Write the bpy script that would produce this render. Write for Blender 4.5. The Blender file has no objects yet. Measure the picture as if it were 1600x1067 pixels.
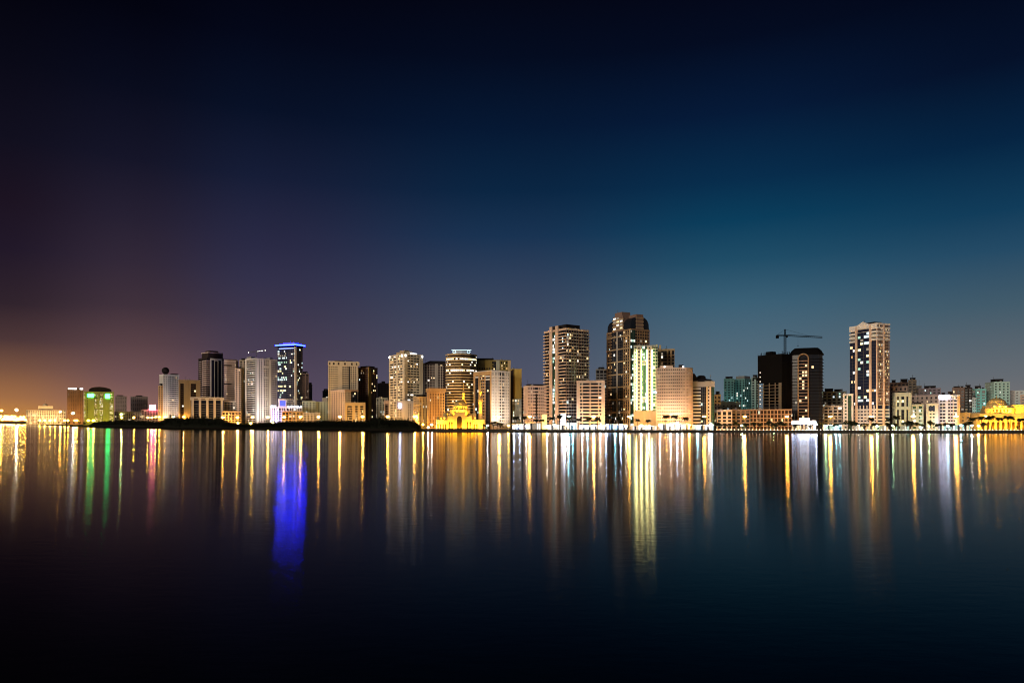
import bpy, bmesh, math, random
from mathutils import Vector
random.seed(7)
R = math.radians
SC = bpy.context.scene
COL = SC.collection

# ------------------------------------------------------------------ camera
F, CX, HY, CH = 1067.0, 800.0, 657.7, 12.0      # focal length in photo pixels, centre column, horizon row, eye height
cam_d = bpy.data.cameras.new('camera'); cam = bpy.data.objects.new('camera', cam_d); COL.objects.link(cam)
cam.location = (0, 0, CH); cam.rotation_euler = (R(90), 0, 0)
cam_d.sensor_width = 36; cam_d.lens = 36*F/1600; cam_d.shift_y = (HY-533.5)/1600
cam_d.clip_start = 0.5; cam_d.clip_end = 30000
SC.camera = cam

# ------------------------------------------------------------------ exposure and render settings
EXP = 1.5
K = 2**-EXP                                       # long exposure: lights are given in display units times K
vs = SC.view_settings
SC.display_settings.display_device = 'sRGB'
vs.view_transform = 'Standard'; vs.look = 'None'; vs.exposure = EXP; vs.gamma = 1
vs.use_curve_mapping = False
SC.render.engine = 'CYCLES'
cy = SC.cycles
cy.use_denoising = True
try: cy.denoiser = 'OPENIMAGEDENOISE'
except Exception: pass
cy.pixel_filter_type = 'BLACKMAN_HARRIS'; cy.filter_width = 1.05
cy.max_bounces = 4; cy.diffuse_bounces = 2; cy.glossy_bounces = 3; cy.transmission_bounces = 2
cy.use_light_tree = True; cy.sample_clamp_indirect = 8; cy.sample_clamp_direct = 0
cy.caustics_reflective = False; cy.caustics_refractive = False

def lin(c):
    return tuple((x/255/12.92 if x/255 <= .04045 else ((x/255+.055)/1.055)**2.4) for x in c)

# ------------------------------------------------------------------ sky: night twilight with the glow of the town
world = bpy.data.worlds.new('World'); SC.world = world; world.use_nodes = True
nt = world.node_tree; N = nt.nodes; L = nt.links; N.clear()
out = N.new('ShaderNodeOutputWorld'); bg = N.new('ShaderNodeBackground'); L.new(bg.outputs[0], out.inputs[0])
tc = N.new('ShaderNodeTexCoord'); sx = N.new('ShaderNodeSeparateXYZ'); L.new(tc.outputs['Generated'], sx.inputs[0])
def math_node(op, a, b=None):
    m = N.new('ShaderNodeMath'); m.operation = op
    for i, v in enumerate((a, b)):
        if v is None: continue
        if isinstance(v, (int, float)): m.inputs[i].default_value = v
        else: L.new(v, m.inputs[i])
    return m.outputs[0]
elev = math_node('DIVIDE', math_node('ARCSINE', sx.outputs['Z']), R(36))
azim = math_node('ARCTAN2', sx.outputs['X'], sx.outputs['Y'])
def sky_el(y): return math.degrees(math.atan((HY-y)/F))/36
SKY = [  # azimuth (degrees), colours seen going up from the horizon
    (-37, [(655, (200, 136, 64)), (628, (162, 110, 70)), (592, (122, 84, 65)), (555, (76, 54, 55)), (510, (48, 35, 44)), (440, (33, 24, 40)), (380, (28, 19, 33)), (300, (17, 15, 30)), (200, (9, 9, 22)), (90, (3, 3, 12)), (0, (2, 2, 10))]),
    (-29, [(655, (146, 106, 94)), (600, (114, 83, 84)), (550, (88, 65, 70)), (500, (64, 49, 60)), (440, (50, 40, 56)), (380, (38, 32, 50)), (300, (21, 21, 40)), (200, (9, 12, 29)), (90, (3, 4, 16)), (0, (2, 2, 12))]),
    (-20, [(655, (92, 77, 94)), (600, (82, 69, 88)), (550, (71, 61, 81)), (500, (61, 55, 77)), (450, (51, 49, 75)), (400, (42, 42, 69)), (300, (22, 29, 55)), (200, (8, 17, 39)), (90, (4, 8, 25)), (0, (3, 4, 16))]),
    (0,   [(655, (94, 92, 106)), (600, (82, 85, 104)), (510, (65, 75, 97)), (430, (46, 63, 90)), (370, (25, 51, 82)), (300, (11, 38, 67)), (200, (6, 24, 51)), (90, (4, 12, 32)), (0, (4, 7, 22))]),
    (18,  [(655, (104, 115, 122)), (600, (93, 111, 123)), (540, (78, 104, 121)), (480, (58, 95, 117)), (420, (32, 77, 103)), (360, (11, 61, 91)), (300, (8, 45, 76)), (200, (6, 26, 56)), (90, (4, 12, 33)), (0, (4, 7, 23))]),
    (37,  [(655, (124, 116, 114)), (600, (101, 107, 114)), (510, (66, 91, 107)), (440, (36, 74, 101)), (390, (17, 60, 90)), (300, (6, 36, 66)), (200, (5, 17, 41)), (90, (3, 9, 27)), (0, (3, 5, 18))]),
]
prev = None
for i, (az, stops) in enumerate(SKY):
    cr = N.new('ShaderNodeValToRGB'); L.new(elev, cr.inputs[0]); e = cr.color_ramp; e.interpolation = 'EASE' if False else 'LINEAR'
    while len(e.elements) < len(stops): e.elements.new(.5)
    for el, (y, c) in zip(e.elements, stops): el.position = max(0, sky_el(y)); el.color = lin(c)+(1,)
    if prev is None: prev = cr.outputs[0]; paz = az; continue
    mr = N.new('ShaderNodeMapRange'); mr.interpolation_type = 'SMOOTHSTEP'
    L.new(azim, mr.inputs[0]); mr.inputs[1].default_value = R(paz); mr.inputs[2].default_value = R(az)
    mx = N.new('ShaderNodeMix'); mx.data_type = 'RGBA'
    L.new(mr.outputs[0], mx.inputs['Factor']); L.new(prev, mx.inputs['A']); L.new(cr.outputs[0], mx.inputs['B'])
    prev = mx.outputs['Result']; paz = az
L.new(prev, bg.inputs[0]); bg.inputs[1].default_value = K*1.0

# ------------------------------------------------------------------ weak, broad fill added from the camera side to light the facades evenly
sun_d = bpy.data.lights.new('night_fill_light', 'SUN'); sun = bpy.data.objects.new('night_fill_light', sun_d); COL.objects.link(sun)
sun_d.energy = 1.65*K; sun_d.angle = R(22); sun_d.color = (1.0, .84, .65)
sun.rotation_euler = Vector((.66, .74, -.13)).to_track_quat('-Z', 'Y').to_euler()

# ------------------------------------------------------------------ helpers
G = 2.0                                           # height of the land over the water
def PX(px, Y): return (px-CX)/F*Y
def PZ(py, Y): return CH+(HY-py)/F*Y

MAT = {}
def nodes(name):
    m = bpy.data.materials.new(name); m.use_nodes = True; t = m.node_tree
    return m, t, t.nodes, t.links, t.nodes['Principled BSDF']
def wall_mat(name, c, rough=.8, var=.18, scale=.12):
    if name in MAT: return MAT[name]
    m, t, n, l, p = nodes(name); p.inputs['Roughness'].default_value = rough; p.inputs['Specular IOR Level'].default_value = .12 if max(c) > .03 else .03
    no = n.new('ShaderNodeTexNoise'); no.inputs['Scale'].default_value = scale; no.inputs['Detail'].default_value = 6; no.inputs['Roughness'].default_value = .65
    tcn = n.new('ShaderNodeNewGeometry'); mp = n.new('ShaderNodeMapping'); mp.inputs['Scale'].default_value = (1, 1, .35)
    l.new(tcn.outputs['Position'], mp.inputs[0]); l.new(mp.outputs[0], no.inputs['Vector'])
    r = n.new('ShaderNodeValToRGB'); r.color_ramp.elements[0].position = .3; r.color_ramp.elements[1].position = .7
    a = [x*(1-var) for x in c]; b = [min(1, x*(1+var*.4)) for x in c]
    r.color_ramp.elements[0].color = (*a, 1); r.color_ramp.elements[1].color = (*b, 1)
    l.new(no.outputs['Fac'], r.inputs[0]); l.new(r.outputs[0], p.inputs['Base Color'])
    MAT[name] = m; return m
def emit_mat(name, c, s, sample=False, base=(.05, .05, .05)):
    if name in MAT: return MAT[name]
    m, t, n, l, p = nodes(name)
    p.inputs['Base Color'].default_value = (*base, 1); p.inputs['Emission Color'].default_value = (*c, 1)
    p.inputs['Emission Strength'].default_value = s*K
    m.cycles.emission_sampling = 'FRONT' if sample else 'NONE'
    MAT[name] = m; return m
def glass_mat(name, c, rough=.12):
    m, t, n, l, p = nodes(name)
    p.inputs['Base Color'].default_value = (*c, 1); p.inputs['Roughness'].default_value = rough; p.inputs['Specular IOR Level'].default_value = .14
    MAT[name] = m; return m

WALLS = dict(
    white=(.80, .76, .72), cream=(.74, .65, .50), tan=(.46, .33, .19), pink=(.60, .47, .43), brown=(.24, .16, .13), slate=(.11, .11, .16), darkbrown=(.04, .028, .027),
    grey=(.36, .36, .37), dark=(.006, .0055, .006), teal=(.22, .42, .40), palegreen=(.47, .55, .49), olive=(.26, .21, .08), gold=(.44, .31, .08),
    orange=(.62, .38, .17), stone=(.40, .36, .32), concrete=(.17, .14, .11), pale=(.60, .58, .58), blush=(.70, .52, .41), violet=(.42, .36, .44),
    bronze=(.30, .19, .11), greygreen=(.40, .42, .36), roofdark=(.025, .022, .024), metal=(.12, .12, .12), hotel=(.50, .44, .14), sand=(.56, .42, .24))  # roofdark: plant rooms' lack of light is put into this dark colour
for k, c in WALLS.items(): wall_mat(k, c)
glass_mat('glass', (.018, .02, .028)); glass_mat('glassblue', (.015, .02, .05)); glass_mat('glassgreen', (.02, .06, .04)); glass_mat('glassbrown', (.03, .018, .014))
emit_mat('lit_warm', (1, .70, .36), 1.5); emit_mat('lit_amber', (1, .55, .2), .8); emit_mat('lit_white', (1, .93, .78), 1.7)
emit_mat('lit_cool', (.70, .95, 1), 1.5); emit_mat('lit_green', (.55, .95, .75), .9); emit_mat('lit_dim', (.9, .75, .55), .35); emit_mat('lit_yellow', (1, .85, .4), 2.2)
emit_mat('lit_low', (1, .6, .3), .22); emit_mat('lit_bright', (1, .95, .85), 2.8)
MIX = {'r': ['lit_bright', 'lit_white', 'lit_yellow'], 'w': ['lit_warm', 'lit_white', 'lit_dim', 'lit_amber', 'lit_dim', 'lit_warm', 'lit_cool', 'lit_low', 'lit_low'], 'c': ['lit_cool', 'lit_white', 'lit_green', 'lit_dim', 'lit_yellow'],
       'y': ['lit_yellow', 'lit_warm', 'lit_white', 'lit_amber'], 'b': ['lit_white', 'lit_bright', 'lit_warm', 'lit_amber', 'lit_dim', 'lit_low'], 'g': ['lit_green', 'lit_cool', 'lit_dim', 'lit_white']}

class MB:
    def __init__(s): s.v = []; s.f = []; s.m = []
    def quad(s, a, b, c, d, mi=0):
        n = len(s.v); s.v += [tuple(a), tuple(b), tuple(c), tuple(d)]; s.f.append((n, n+1, n+2, n+3)); s.m.append(mi)
    def box(s, x0, y0, z0, x1, y1, z1, mi=0):
        if x1 < x0: x0, x1 = x1, x0
        if y1 < y0: y0, y1 = y1, y0
        n = len(s.v)
        s.v += [(x0, y0, z0), (x1, y0, z0), (x1, y1, z0), (x0, y1, z0), (x0, y0, z1), (x1, y0, z1), (x1, y1, z1), (x0, y1, z1)]
        for q in ((3, 2, 1, 0), (4, 5, 6, 7), (0, 1, 5, 4), (1, 2, 6, 5), (2, 3, 7, 6), (3, 0, 4, 7)):
            s.f.append(tuple(n+i for i in q)); s.m.append(mi)
        return s
    def prism(s, poly, z0, z1, mi=0, top=None):
        n = len(s.v); k = len(poly); top = top or poly
        s.v += [(x, y, z0) for x, y in poly] + [(x, y, z1) for x, y in top]
        s.f.append(tuple(n+i for i in reversed(range(k)))); s.f.append(tuple(n+k+i for i in range(k))); s.m += [mi, mi]
        for i in range(k):
            j = (i+1) % k; s.f.append((n+i, n+j, n+k+j, n+k+i)); s.m.append(mi)
        return s
    def lathe(s, prof, seg=12, c=(0, 0, 0), mi=0):
        n = len(s.v); k = len(prof)
        for i in range(seg):
            a = 2*math.pi*i/seg
            for r, z in prof: s.v.append((c[0]+r*math.cos(a), c[1]+r*math.sin(a), c[2]+z))
        for i in range(seg):
            j = (i+1) % seg
            for q in range(k-1): s.f.append((n+i*k+q, n+j*k+q, n+j*k+q+1, n+i*k+q+1)); s.m.append(mi)
        return s
    def bar(s, a, b, r, mi=0, r2=None, seg=4):
        a = Vector(a); b = Vector(b); d = (b-a).normalized(); r2 = r if r2 is None else r2
        u = d.orthogonal().normalized(); w = d.cross(u); n = len(s.v)
        for p, q in ((a, r), (b, r2)):
            for i in range(seg):
                t = 2*math.pi*(i+.5)/seg; s.v.append(tuple(p+(u*math.cos(t)+w*math.sin(t))*q))
        for i in range(seg):
            j = (i+1) % seg; s.f.append((n+i, n+j, n+seg+j, n+seg+i)); s.m.append(mi)
        s.f.append(tuple(n+i for i in reversed(range(seg)))); s.f.append(tuple(n+seg+i for i in range(seg))); s.m += [mi, mi]
        return s
    def mesh(s, name, mats, smooth=False):
        me = bpy.data.meshes.new(name); me.from_pydata(s.v, [], s.f)
        for x in (mats if isinstance(mats, (list, tuple)) else [mats]): me.materials.append(MAT[x] if isinstance(x, str) else x)
        if any(s.m): me.polygons.foreach_set('material_index', s.m)
        if smooth: me.polygons.foreach_set('use_smooth', [True]*len(s.f))
        me.update(); return me
    def build(s, name, mats, parent=None, loc=(0, 0, 0), kind=None, smooth=False, rz=0):
        o = put(name, s.mesh(name, mats, smooth), parent, loc, rz)
        if kind: o['kind'] = kind
        return o
def put(name, me, parent=None, loc=(0, 0, 0), rz=0):
    o = bpy.data.objects.new(name, me); COL.objects.link(o); o.parent = parent; o.location = loc; o.rotation_euler = (0, 0, rz); return o
def thing(name, label, cat, loc, rz=0, group=None):
    o = put(name, None, None, loc, rz); o.empty_display_size = 1; return tag(o, label, cat, group)
def tag(o, label, cat, group=None):
    o['label'] = label; o['category'] = cat
    if group: o['group'] = group
    return o

# ------------------------------------------------------------------ the setting: water, land
def shore_Y(px):                                   # distance of the water's edge by photo column
    pts = [(-400, 3600), (0, 2950), (60, 2100), (140, 1330), (250, 1120), (400, 980), (520, 905), (655, 832), (665, 775), (800, 750), (1000, 722), (1300, 694), (1600, 684), (2400, 684)]
    for (a, b), (c, d) in zip(pts, pts[1:]):
        if a <= px <= c: return b+(d-b)*(px-a)/(c-a)
    return pts[-1][1]
m, t, n, l, p = nodes('water'); n.remove(p)
o_ = n['Material Output']; gl = n.new('ShaderNodeBsdfGlossy'); gl.distribution = 'BECKMANN'; gl.inputs['Color'].default_value = (.68, .68, .68, 1)
df = n.new('ShaderNodeBsdfDiffuse'); df.inputs['Color'].default_value = (.0008, .0015, .0025, 1)
fr = n.new('ShaderNodeFresnel'); fr.inputs['IOR'].default_value = 1.18
mixs = n.new('ShaderNodeMixShader'); l.new(fr.outputs[0], mixs.inputs[0]); l.new(df.outputs[0], mixs.inputs[1]); l.new(gl.outputs[0], mixs.inputs[2]); l.new(mixs.outputs[0], o_.inputs[0])
tcn = n.new('ShaderNodeTexCoord')
def noise(scale, vec, detail=2):
    mp = n.new('ShaderNodeMapping'); mp.inputs['Scale'].default_value = vec; l.new(tcn.outputs['Object'], mp.inputs[0])
    no = n.new('ShaderNodeTexNoise'); no.inputs['Scale'].default_value = scale; no.inputs['Detail'].default_value = detail; l.new(mp.outputs[0], no.inputs['Vector']); return no
wv = noise(.9, (.5, 1, 1), 3); bp = n.new('ShaderNodeBump'); bp.inputs['Strength'].default_value = 1; bp.inputs['Distance'].default_value = .012
l.new(wv.outputs['Fac'], bp.inputs['Height']); l.new(bp.outputs[0], gl.inputs['Normal'])
rn = noise(.02, (.12, 1, 1), 3); mr = n.new('ShaderNodeMapRange'); mr.inputs[1].default_value = .3; mr.inputs[2].default_value = .7; mr.inputs[3].default_value = .12; mr.inputs[4].default_value = .148
l.new(rn.outputs['Fac'], mr.inputs[0]); l.new(mr.outputs[0], gl.inputs['Roughness'])
cx3 = n.new('ShaderNodeCombineXYZ'); cx3.inputs[0].default_value = 1; l.new(cx3.outputs[0], gl.inputs['Tangent']); gl.inputs['Anisotropy'].default_value = .42
MAT['water'] = m
w = MB(); w.quad((-6000, -300, 0), (6000, -300, 0), (6000, 5200, 0), (-6000, 5200, 0)); o = w.build('water', 'water'); o['kind'] = 'structure'; o['label'] = 'calm dark bay water mirroring the lights'

wall_mat('paving', (.22, .20, .17), .85, .3, .08); wall_mat('quaystone', (.05, .045, .04), .9, .4, .5); wall_mat('soil', (.014, .012, .010), .95, .4, .1)
front = [(PX(px, shore_Y(px)), shore_Y(px)) for px in (-400, 0, 60, 140, 250, 400, 520, 655, 665, 800, 1000, 1300, 1600, 2400)]
land = front+[(9000, 5000), (9000, 12000), (-12000, 12000), (-12000, 4200)]
MB().prism(land, -1, G, 0).build('ground', 'soil')['kind'] = 'structure'
# promenade paving and its quay wall with a coping
pr = [665+i*(2400-665)/30 for i in range(31)]
pts0 = [(PX(a, shore_Y(a)), shore_Y(a)) for a in pr]
pv = MB(); qw = MB()
for (x0, y0), (x1, y1) in zip(pts0, pts0[1:]):
    pv.quad((x0, y0, G+.004), (x1, y1, G+.004), (x1, y1+34, G+.004), (x0, y0+34, G+.004))
    qw.prism([(x0, y0-.9), (x1, y1-.9), (x1, y1-.02), (x0, y0-.02)], -1, G+.35)
pv.build('promenade', 'paving')['kind'] = 'structure'
qw.build('quay', 'quaystone')['kind'] = 'structure'

# ------------------------------------------------------------------ buildings
class Tower:
    def __init__(s, name, label, Y, x0, x1, top, xc=None, wall='cream', glass='glass', fh=3.75, depth=22, cat='building', sep=None, a=None, group=None, base=None):
        s.Y = Y; s.wall = wall; s.glass = glass; s.fh = fh; s.sep = (x1-x0 >= 20) if sep is None else sep
        mid = ((x0+x1)/2-CX)/F; beta = math.atan(mid); s.H = PZ(top, Y)-G
        if xc is None:
            s.wr = (x1-x0)/F*Y*math.cos(beta); s.wl = depth; s.a = -beta
            cxw, cyw = PX((x0+x1)/2, Y), Y
            ox, oy = cxw-math.cos(s.a)*s.wr/2, cyw-math.sin(s.a)*s.wr/2
        else:
            k0, k1 = (x0-CX)/F, (x1-CX)/F; Xc = PX(xc, Y); bc = math.atan((xc-CX)/F)
            s.a = (max(R(14), min(R(76), math.atan2(xc-x0, x1-xc)))-bc) if a is None else R(a)-bc
            s.wr = (k1*Y-Xc)/(math.cos(s.a)-k1*math.sin(s.a)); s.wl = (Xc-k0*Y)/(math.sin(s.a)+k0*math.cos(s.a)); ox, oy = Xc, Y
        s.root = thing(name, label, cat, (ox, oy, G), s.a, group)
        s.litm = MB(); s.litn = sorted({x for v in MIX.values() for x in v}); s.z0 = 0 if base is None else base
    def w(s, face): return s.wr if face == 'f' else s.wl
    def fb(s, mb, face, s0, s1, d0, d1, z0, z1, mi=0):           # box on a face: s across, d outwards, z up
        if face == 'f': mb.box(s0, -d1, z0, s1, -d0, z1, mi)
        else: mb.box(-d1, s.wl-s1, z0, -d0, s.wl-s0, z1, mi)
    def fq(s, mb, face, s0, s1, d, z0, z1, mi=0):
        if face == 'f': mb.quad((s0, -d, z0), (s1, -d, z0), (s1, -d, z1), (s0, -d, z1), mi)
        else: mb.quad((-d, s.wl-s0, z0), (-d, s.wl-s1, z0), (-d, s.wl-s1, z1), (-d, s.wl-s0, z1), mi)
    def core(s, z1=None, inset=.7):
        MB().box(inset, inset, -.3, s.wr-inset, s.wl-inset, (s.H if z1 is None else z1)-.5).build('core_wall', s.glass, s.root)
    def bands(s, hb, z0=0, z1=None, mat=None, proud=0, every=1, off=0):
        z1 = s.H if z1 is None else z1; nf = int((z1-z0)/s.fh); mat = mat or s.wall
        b = MB().box(-proud, -proud, 0, s.wr+proud, s.wl+proud, hb)
        if s.sep:
            me = b.mesh('floor_band', mat)
            for i in range(off, nf, every): put('floor_band', me, s.root, (0, 0, z0+i*s.fh))
        else:
            b = MB()
            for i in range(off, nf, every): b.box(-proud, -proud, z0+i*s.fh, s.wr+proud, s.wl+proud, z0+i*s.fh+hb)
            b.build('floor_band', mat, s.root, kind='stuff')
        return nf
    def pier(s, face, f0, f1, z0=0, z1=None, d=.06, mat=None, name='pier', inner=-.75):
        w = s.w(face); mb = MB(); s.fb(mb, face, f0*w, f1*w, inner, d, z0-.3 if z0 == 0 else z0, s.H-.4 if z1 is None else z1)
        return mb.build(name, mat or s.wall, s.root)
    def grid(s, face, f0, f1, n, p=.35, z0=0, z1=None, hb=1.4, lit=.1, mix='w', d=.05, mat=None):
        w = s.w(face); a, b = f0*w, f1*w; bw = (b-a)/n; z1 = s.H-.4 if z1 is None else z1
        mb = MB()
        for i in range(n+1):
            c0, c1 = max(a, a+i*bw-bw*p/2), min(b, a+i*bw+bw*p/2)
            if s.sep:
                q = MB(); s.fb(q, face, c0, c1, -.75, d, z0-.3 if z0 == 0 else z0, z1); q.build('pier', mat or s.wall, s.root)
            else: s.fb(mb, face, c0, c1, -.75, d, z0-.3 if z0 == 0 else z0, z1)
        if mb.v: mb.build('pier', mat or s.wall, s.root, kind='stuff')
        s.lit(face, f0, f1, n, z0, z1, lit, mix, hb, p)
    def lit(s, face, f0, f1, n, z0, z1, prob, mix, hb=1.4, p=.35, d=-.62, runs=.0):
        w = s.w(face); a, b = f0*w, f1*w; bw = (b-a)/n; nf = int((z1-z0)/s.fh+.01)
        for j in range(nf):
            k = prob*1.45*random.choice((.3, .8, 1, 1.9))
            row = random.random() < runs; nm = random.choice(MIX[mix])
            for i in range(n):
                if row or random.random() < k:
                    if not row: nm = random.choice(MIX[mix])
                    q = random.uniform(0, .25) if random.random() < .4 else 0
                    u0, u1 = random.choice(((0, 1), (0, .55), (.45, 1), (0, .5), (.5, 1))) if bw > 3 else (0, 1)
                    s.fq(s.litm, face, a+(i+p/2+u0*(1-p))*bw, a+(i+p/2+u1*(1-p))*bw, d, z0+j*s.fh+hb, z0+(j+1)*s.fh-(s.fh-hb)*q, s.litn.index(nm))
    def curtain(s, face, f0, f1, n, z0=0, z1=None, d=.12, mat='glass', lit=.08, mix='c', mull='metal', runs=0, name='glass_strip'):
        w = s.w(face); z1 = s.H-.6 if z1 is None else z1
        mb = MB(); s.fb(mb, face, f0*w, f1*w, -.6, d, z0, z1); mb.build(name, mat, s.root)
        mm = MB(); bw = (f1-f0)*w/n
        for i in range(n+1):
            c = f0*w+i*bw; s.fb(mm, face, max(f0*w, c-.1), min(f1*w, c+.1), d-.05, d+.1, z0, z1)
        zz = z0
        while zz < z1-.2: s.fb(mm, face, f0*w, f1*w, d-.04, d+.06, zz, zz+.16); zz += s.fh
        mm.build('mullion', mull, s.root, kind='stuff')
        s.lit(face, f0, f1, n, z0, z1, lit, mix, .9, .14, d+.03, runs)
    def balconies(s, face, f0, f1, proj=1.5, z0=0, z1=None, hp=1.15, mat=None, side=0):
        w = s.w(face); z1 = s.H-1 if z1 is None else z1; a, b = f0*w, f1*w
        mb = MB(); s.fb(mb, face, a, b, -.5, proj, 0, .22); s.fb(mb, face, a, b, proj-.16, proj+.02, .21, hp)
        s.fb(mb, face, a, a+.16, .0, proj-.15, .2, hp-.02); s.fb(mb, face, b-.16, b, .0, proj-.15, .2, hp-.02)
        nf = int((z1-z0)/s.fh)
        if s.sep:
            me = mb.mesh('balcony', mat or s.wall)
            for i in range(nf): put('balcony', me, s.root, (0, 0, z0+i*s.fh))
        else:
            q = MB()
            for i in range(nf):
                n0 = len(q.v); q.v += [(x, y, z+z0+i*s.fh) for x, y, z in mb.v]; q.f += [tuple(n0+k for k in f) for f in mb.f]; q.m += mb.m
            q.build('balcony', mat or s.wall, s.root, kind='stuff')
    def roof(s, h=1.6, proud=.14, mat=None, plant=True, pm='roofdark', boxes=None, z=None):
        z = s.H if z is None else z; mat = mat or s.wall
        rb = MB().box(-proud, -proud, z-h, s.wr+proud, s.wl+proud, z-.35); t = .4
        for x0, y0, x1, y1 in ((-proud, -proud, s.wr+proud, -proud+t), (-proud, s.wl+proud-t, s.wr+proud, s.wl+proud), (-proud, -proud+t, -proud+t, s.wl+proud-t), (s.wr+proud-t, -proud+t, s.wr+proud, s.wl+proud-t)):
            rb.box(x0, y0, z-.352, x1, y1, z+.55)
        ro = rb.build('roof', mat, s.root)
        if boxes is None and plant:
            a = random.uniform(.1, .35); b = random.uniform(.6, .9); boxes = [(a, b, .25, .75, random.uniform(2.5, 4.5))]
            if random.random() < .7: q = random.uniform(.1, .8); boxes.append((q, q+.12, .1, .22, random.uniform(1.6, 3)))
        rr_ = random.Random(int(s.wr*100)+int(z*10))
        if z == s.H:
            x, y, hh = rr_.uniform(.1, .9)*s.wr, rr_.uniform(.3, .8)*s.wl, rr_.uniform(4, 9); MB().bar((x, y, z-.36), (x, y, z+hh), .16).bar((x-.8, y, z+hh*.8), (x+.8, y, z+hh*.8), .08).build('antenna', 'metal', ro)
            x, y = rr_.uniform(.15, .8)*s.wr, rr_.uniform(.1, .3)*s.wl; MB().lathe([(1.3, -.36), (1.3, 1.9), (.2, 2.4), (.02, 2.45)], 10, (x, y, z)).build('water_tank', 'grey', ro)
        for (a, b, c, d, hh) in boxes or []:
            MB().box(a*s.wr, c*s.wl, z-.34, b*s.wr, d*s.wl, z+hh).box(a*s.wr-.3, c*s.wl-.3, z+hh-.02, b*s.wr+.3, d*s.wl+.3, z+hh+.3).build('plant_room', pm, ro)
        return ro
    def box(s, name, mat, f0, f1, d0, d1, z0, z1, face='f', parent=None):   # a free box on a face, fractions across, metres out and up
        w = s.w(face); mb = MB(); s.fb(mb, face, f0*w, f1*w, d0, d1, z0, z1); return mb.build(name, mat, parent or s.root)
    def z(s, py): return PZ(py, s.Y)-G
    def done(s):
        if s.litm.v: s.litm.build('lit_window', s.litn, s.root, kind='stuff')
        return s.root

def simple(name, label, Y, x0, x1, top, xc=None, wall='cream', fh=3.75, hb=1.75, p=.45, lit=.1, mix='w', glass='glass', depth=20, bay=5.0, balc=(), roofm=None, pm='roofdark', boxes=None, cat='building', sep=None, a=None, left=True):
    b = Tower(name, label, Y, x0, x1, top, xc, wall, glass, fh, depth, cat, sep, a)
    b.core(); b.bands(hb)
    b.grid('f', 0, 1, max(2, round(b.wr/bay)), p, hb=hb, lit=lit, mix=mix)
    if left: b.grid('l', 0, 1, max(2, round(b.wl/bay)), p, hb=hb, lit=lit*.8 if xc else 0, mix=mix)
    for (face, f0, f1, pr_) in balc: b.balconies(face, f0, f1, pr_)
    b.roof(mat=roofm, pm=pm, boxes=boxes); b.done(); return b


def spot(par, loc, target, color, power, name='floodlight', size=70, blend=.6, gain=1.):
    f_ = MB().box(-.5, -.3, 0, .5, .3, .7).bar((0, 0, -.6), (0, 0, 0), .12).build(name, 'metal', par, loc)
    ld = bpy.data.lights.new('floodlight_beam', 'SPOT'); ld.energy = power*K*gain*(2.7 if par.name.startswith('mosque') else 1); ld.color = color; ld.spot_size = R(size); ld.spot_blend = blend; ld.shadow_soft_size = .4
    lo = bpy.data.objects.new('floodlight_beam', ld); COL.objects.link(lo); lo.parent = f_; lo.location = (0, .1, 1.0)
    d = Vector(target)-Vector(loc)-Vector((0, 0, 1.0)); lo.rotation_euler = d.to_track_quat('-Z', 'Y').to_euler()
    return f_

# ---- far end of the bay
b = Tower('palace_hall', 'low cream floodlit palace with raised central block at the far end of the bay', 2250, 41, 103, 641, None, 'cream', depth=50, fh=5)
b.core(); b.bands(1.8); b.grid('f', 0, 1, 18, .5, hb=1.8, lit=.3, mix='y'); ro = b.roof(plant=False)
zt = b.z(634)
MB().box(b.wr*.3, 8, b.H-.34, b.wr*.68, 34, zt).build('raised_block', 'cream', ro)
MB().lathe([(7, 0), (6.6, 3), (5, 5.5), (2.4, 7), (.3, 8), (.2, 20), (0, 20.2)], 14, (b.wr*.48, 18, zt)).build('dome', 'cream', ro, smooth=True)
for k in range(9): b.box('arch_panel', 'lit_amber', .05+k*.105, .075+k*.105, .06, .2, .5, b.H*.55)
b.done()
b = Tower('apartment_tower', 'plain orange brown tower with white floodlights along its roof edge', 1950, 105, 130, 608, None, 'bronze', depth=28)
b.core(); b.bands(2.3); b.grid('f', 0, 1, 9, .75, hb=2.3, lit=.012)
b.pier('f', .34, .37, d=.5); b.pier('f', .72, .75, d=.5); ro = b.roof()
emit_mat('flood_white', (.9, .95, 1), 9, True)
for f0, f1 in ((.06, .3), (.34, .58), (.8, .98)): b.box('floodlight', 'flood_white', f0, f1, .3, 1.2, b.H-.5, b.H+3.4, parent=ro)
b.done()
b = Tower('hotel', 'yellow green floodlit hotel with green signs and a dark vaulted crown', 1700, 131, 178, 612, None, 'hotel', depth=34)
b.core(); nf = b.bands(2.2)
b.pier('f', .13, .34, d=.3); b.pier('f', .64, .86, d=.3); b.pier('f', .06, .1, d=.25); b.pier('f', .97, 1.0, d=.2); b.pier('f', .46, .52, d=.2)
b.grid('f', 0, .06, 2, .3, hb=1.6, lit=.6, mix='y'); b.grid('f', .34, .46, 2, .2, hb=1.6, lit=.95, mix='y'); b.grid('f', .52, .64, 2, .2, hb=1.6, lit=.9, mix='y'); b.grid('f', .86, .97, 3, .3, hb=1.6, lit=.85, mix='y')
ro = b.roof(plant=False)
cw = b.wr; zt = b.z(604)
prof = [(.17, 0), (.17, .45), (.24, .75), (.36, .93), (.52, 1), (.68, .93), (.84, .72), (.92, .45), (.92, 0)]
q = MB(); nn = len(prof)
for y in (3, 30):
    for fx, fz in prof: q.v.append((fx*cw, y, b.H-.3+fz*(zt-b.H)))
q.f = [tuple(reversed(range(nn, 2*nn))), tuple(range(nn))]
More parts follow.
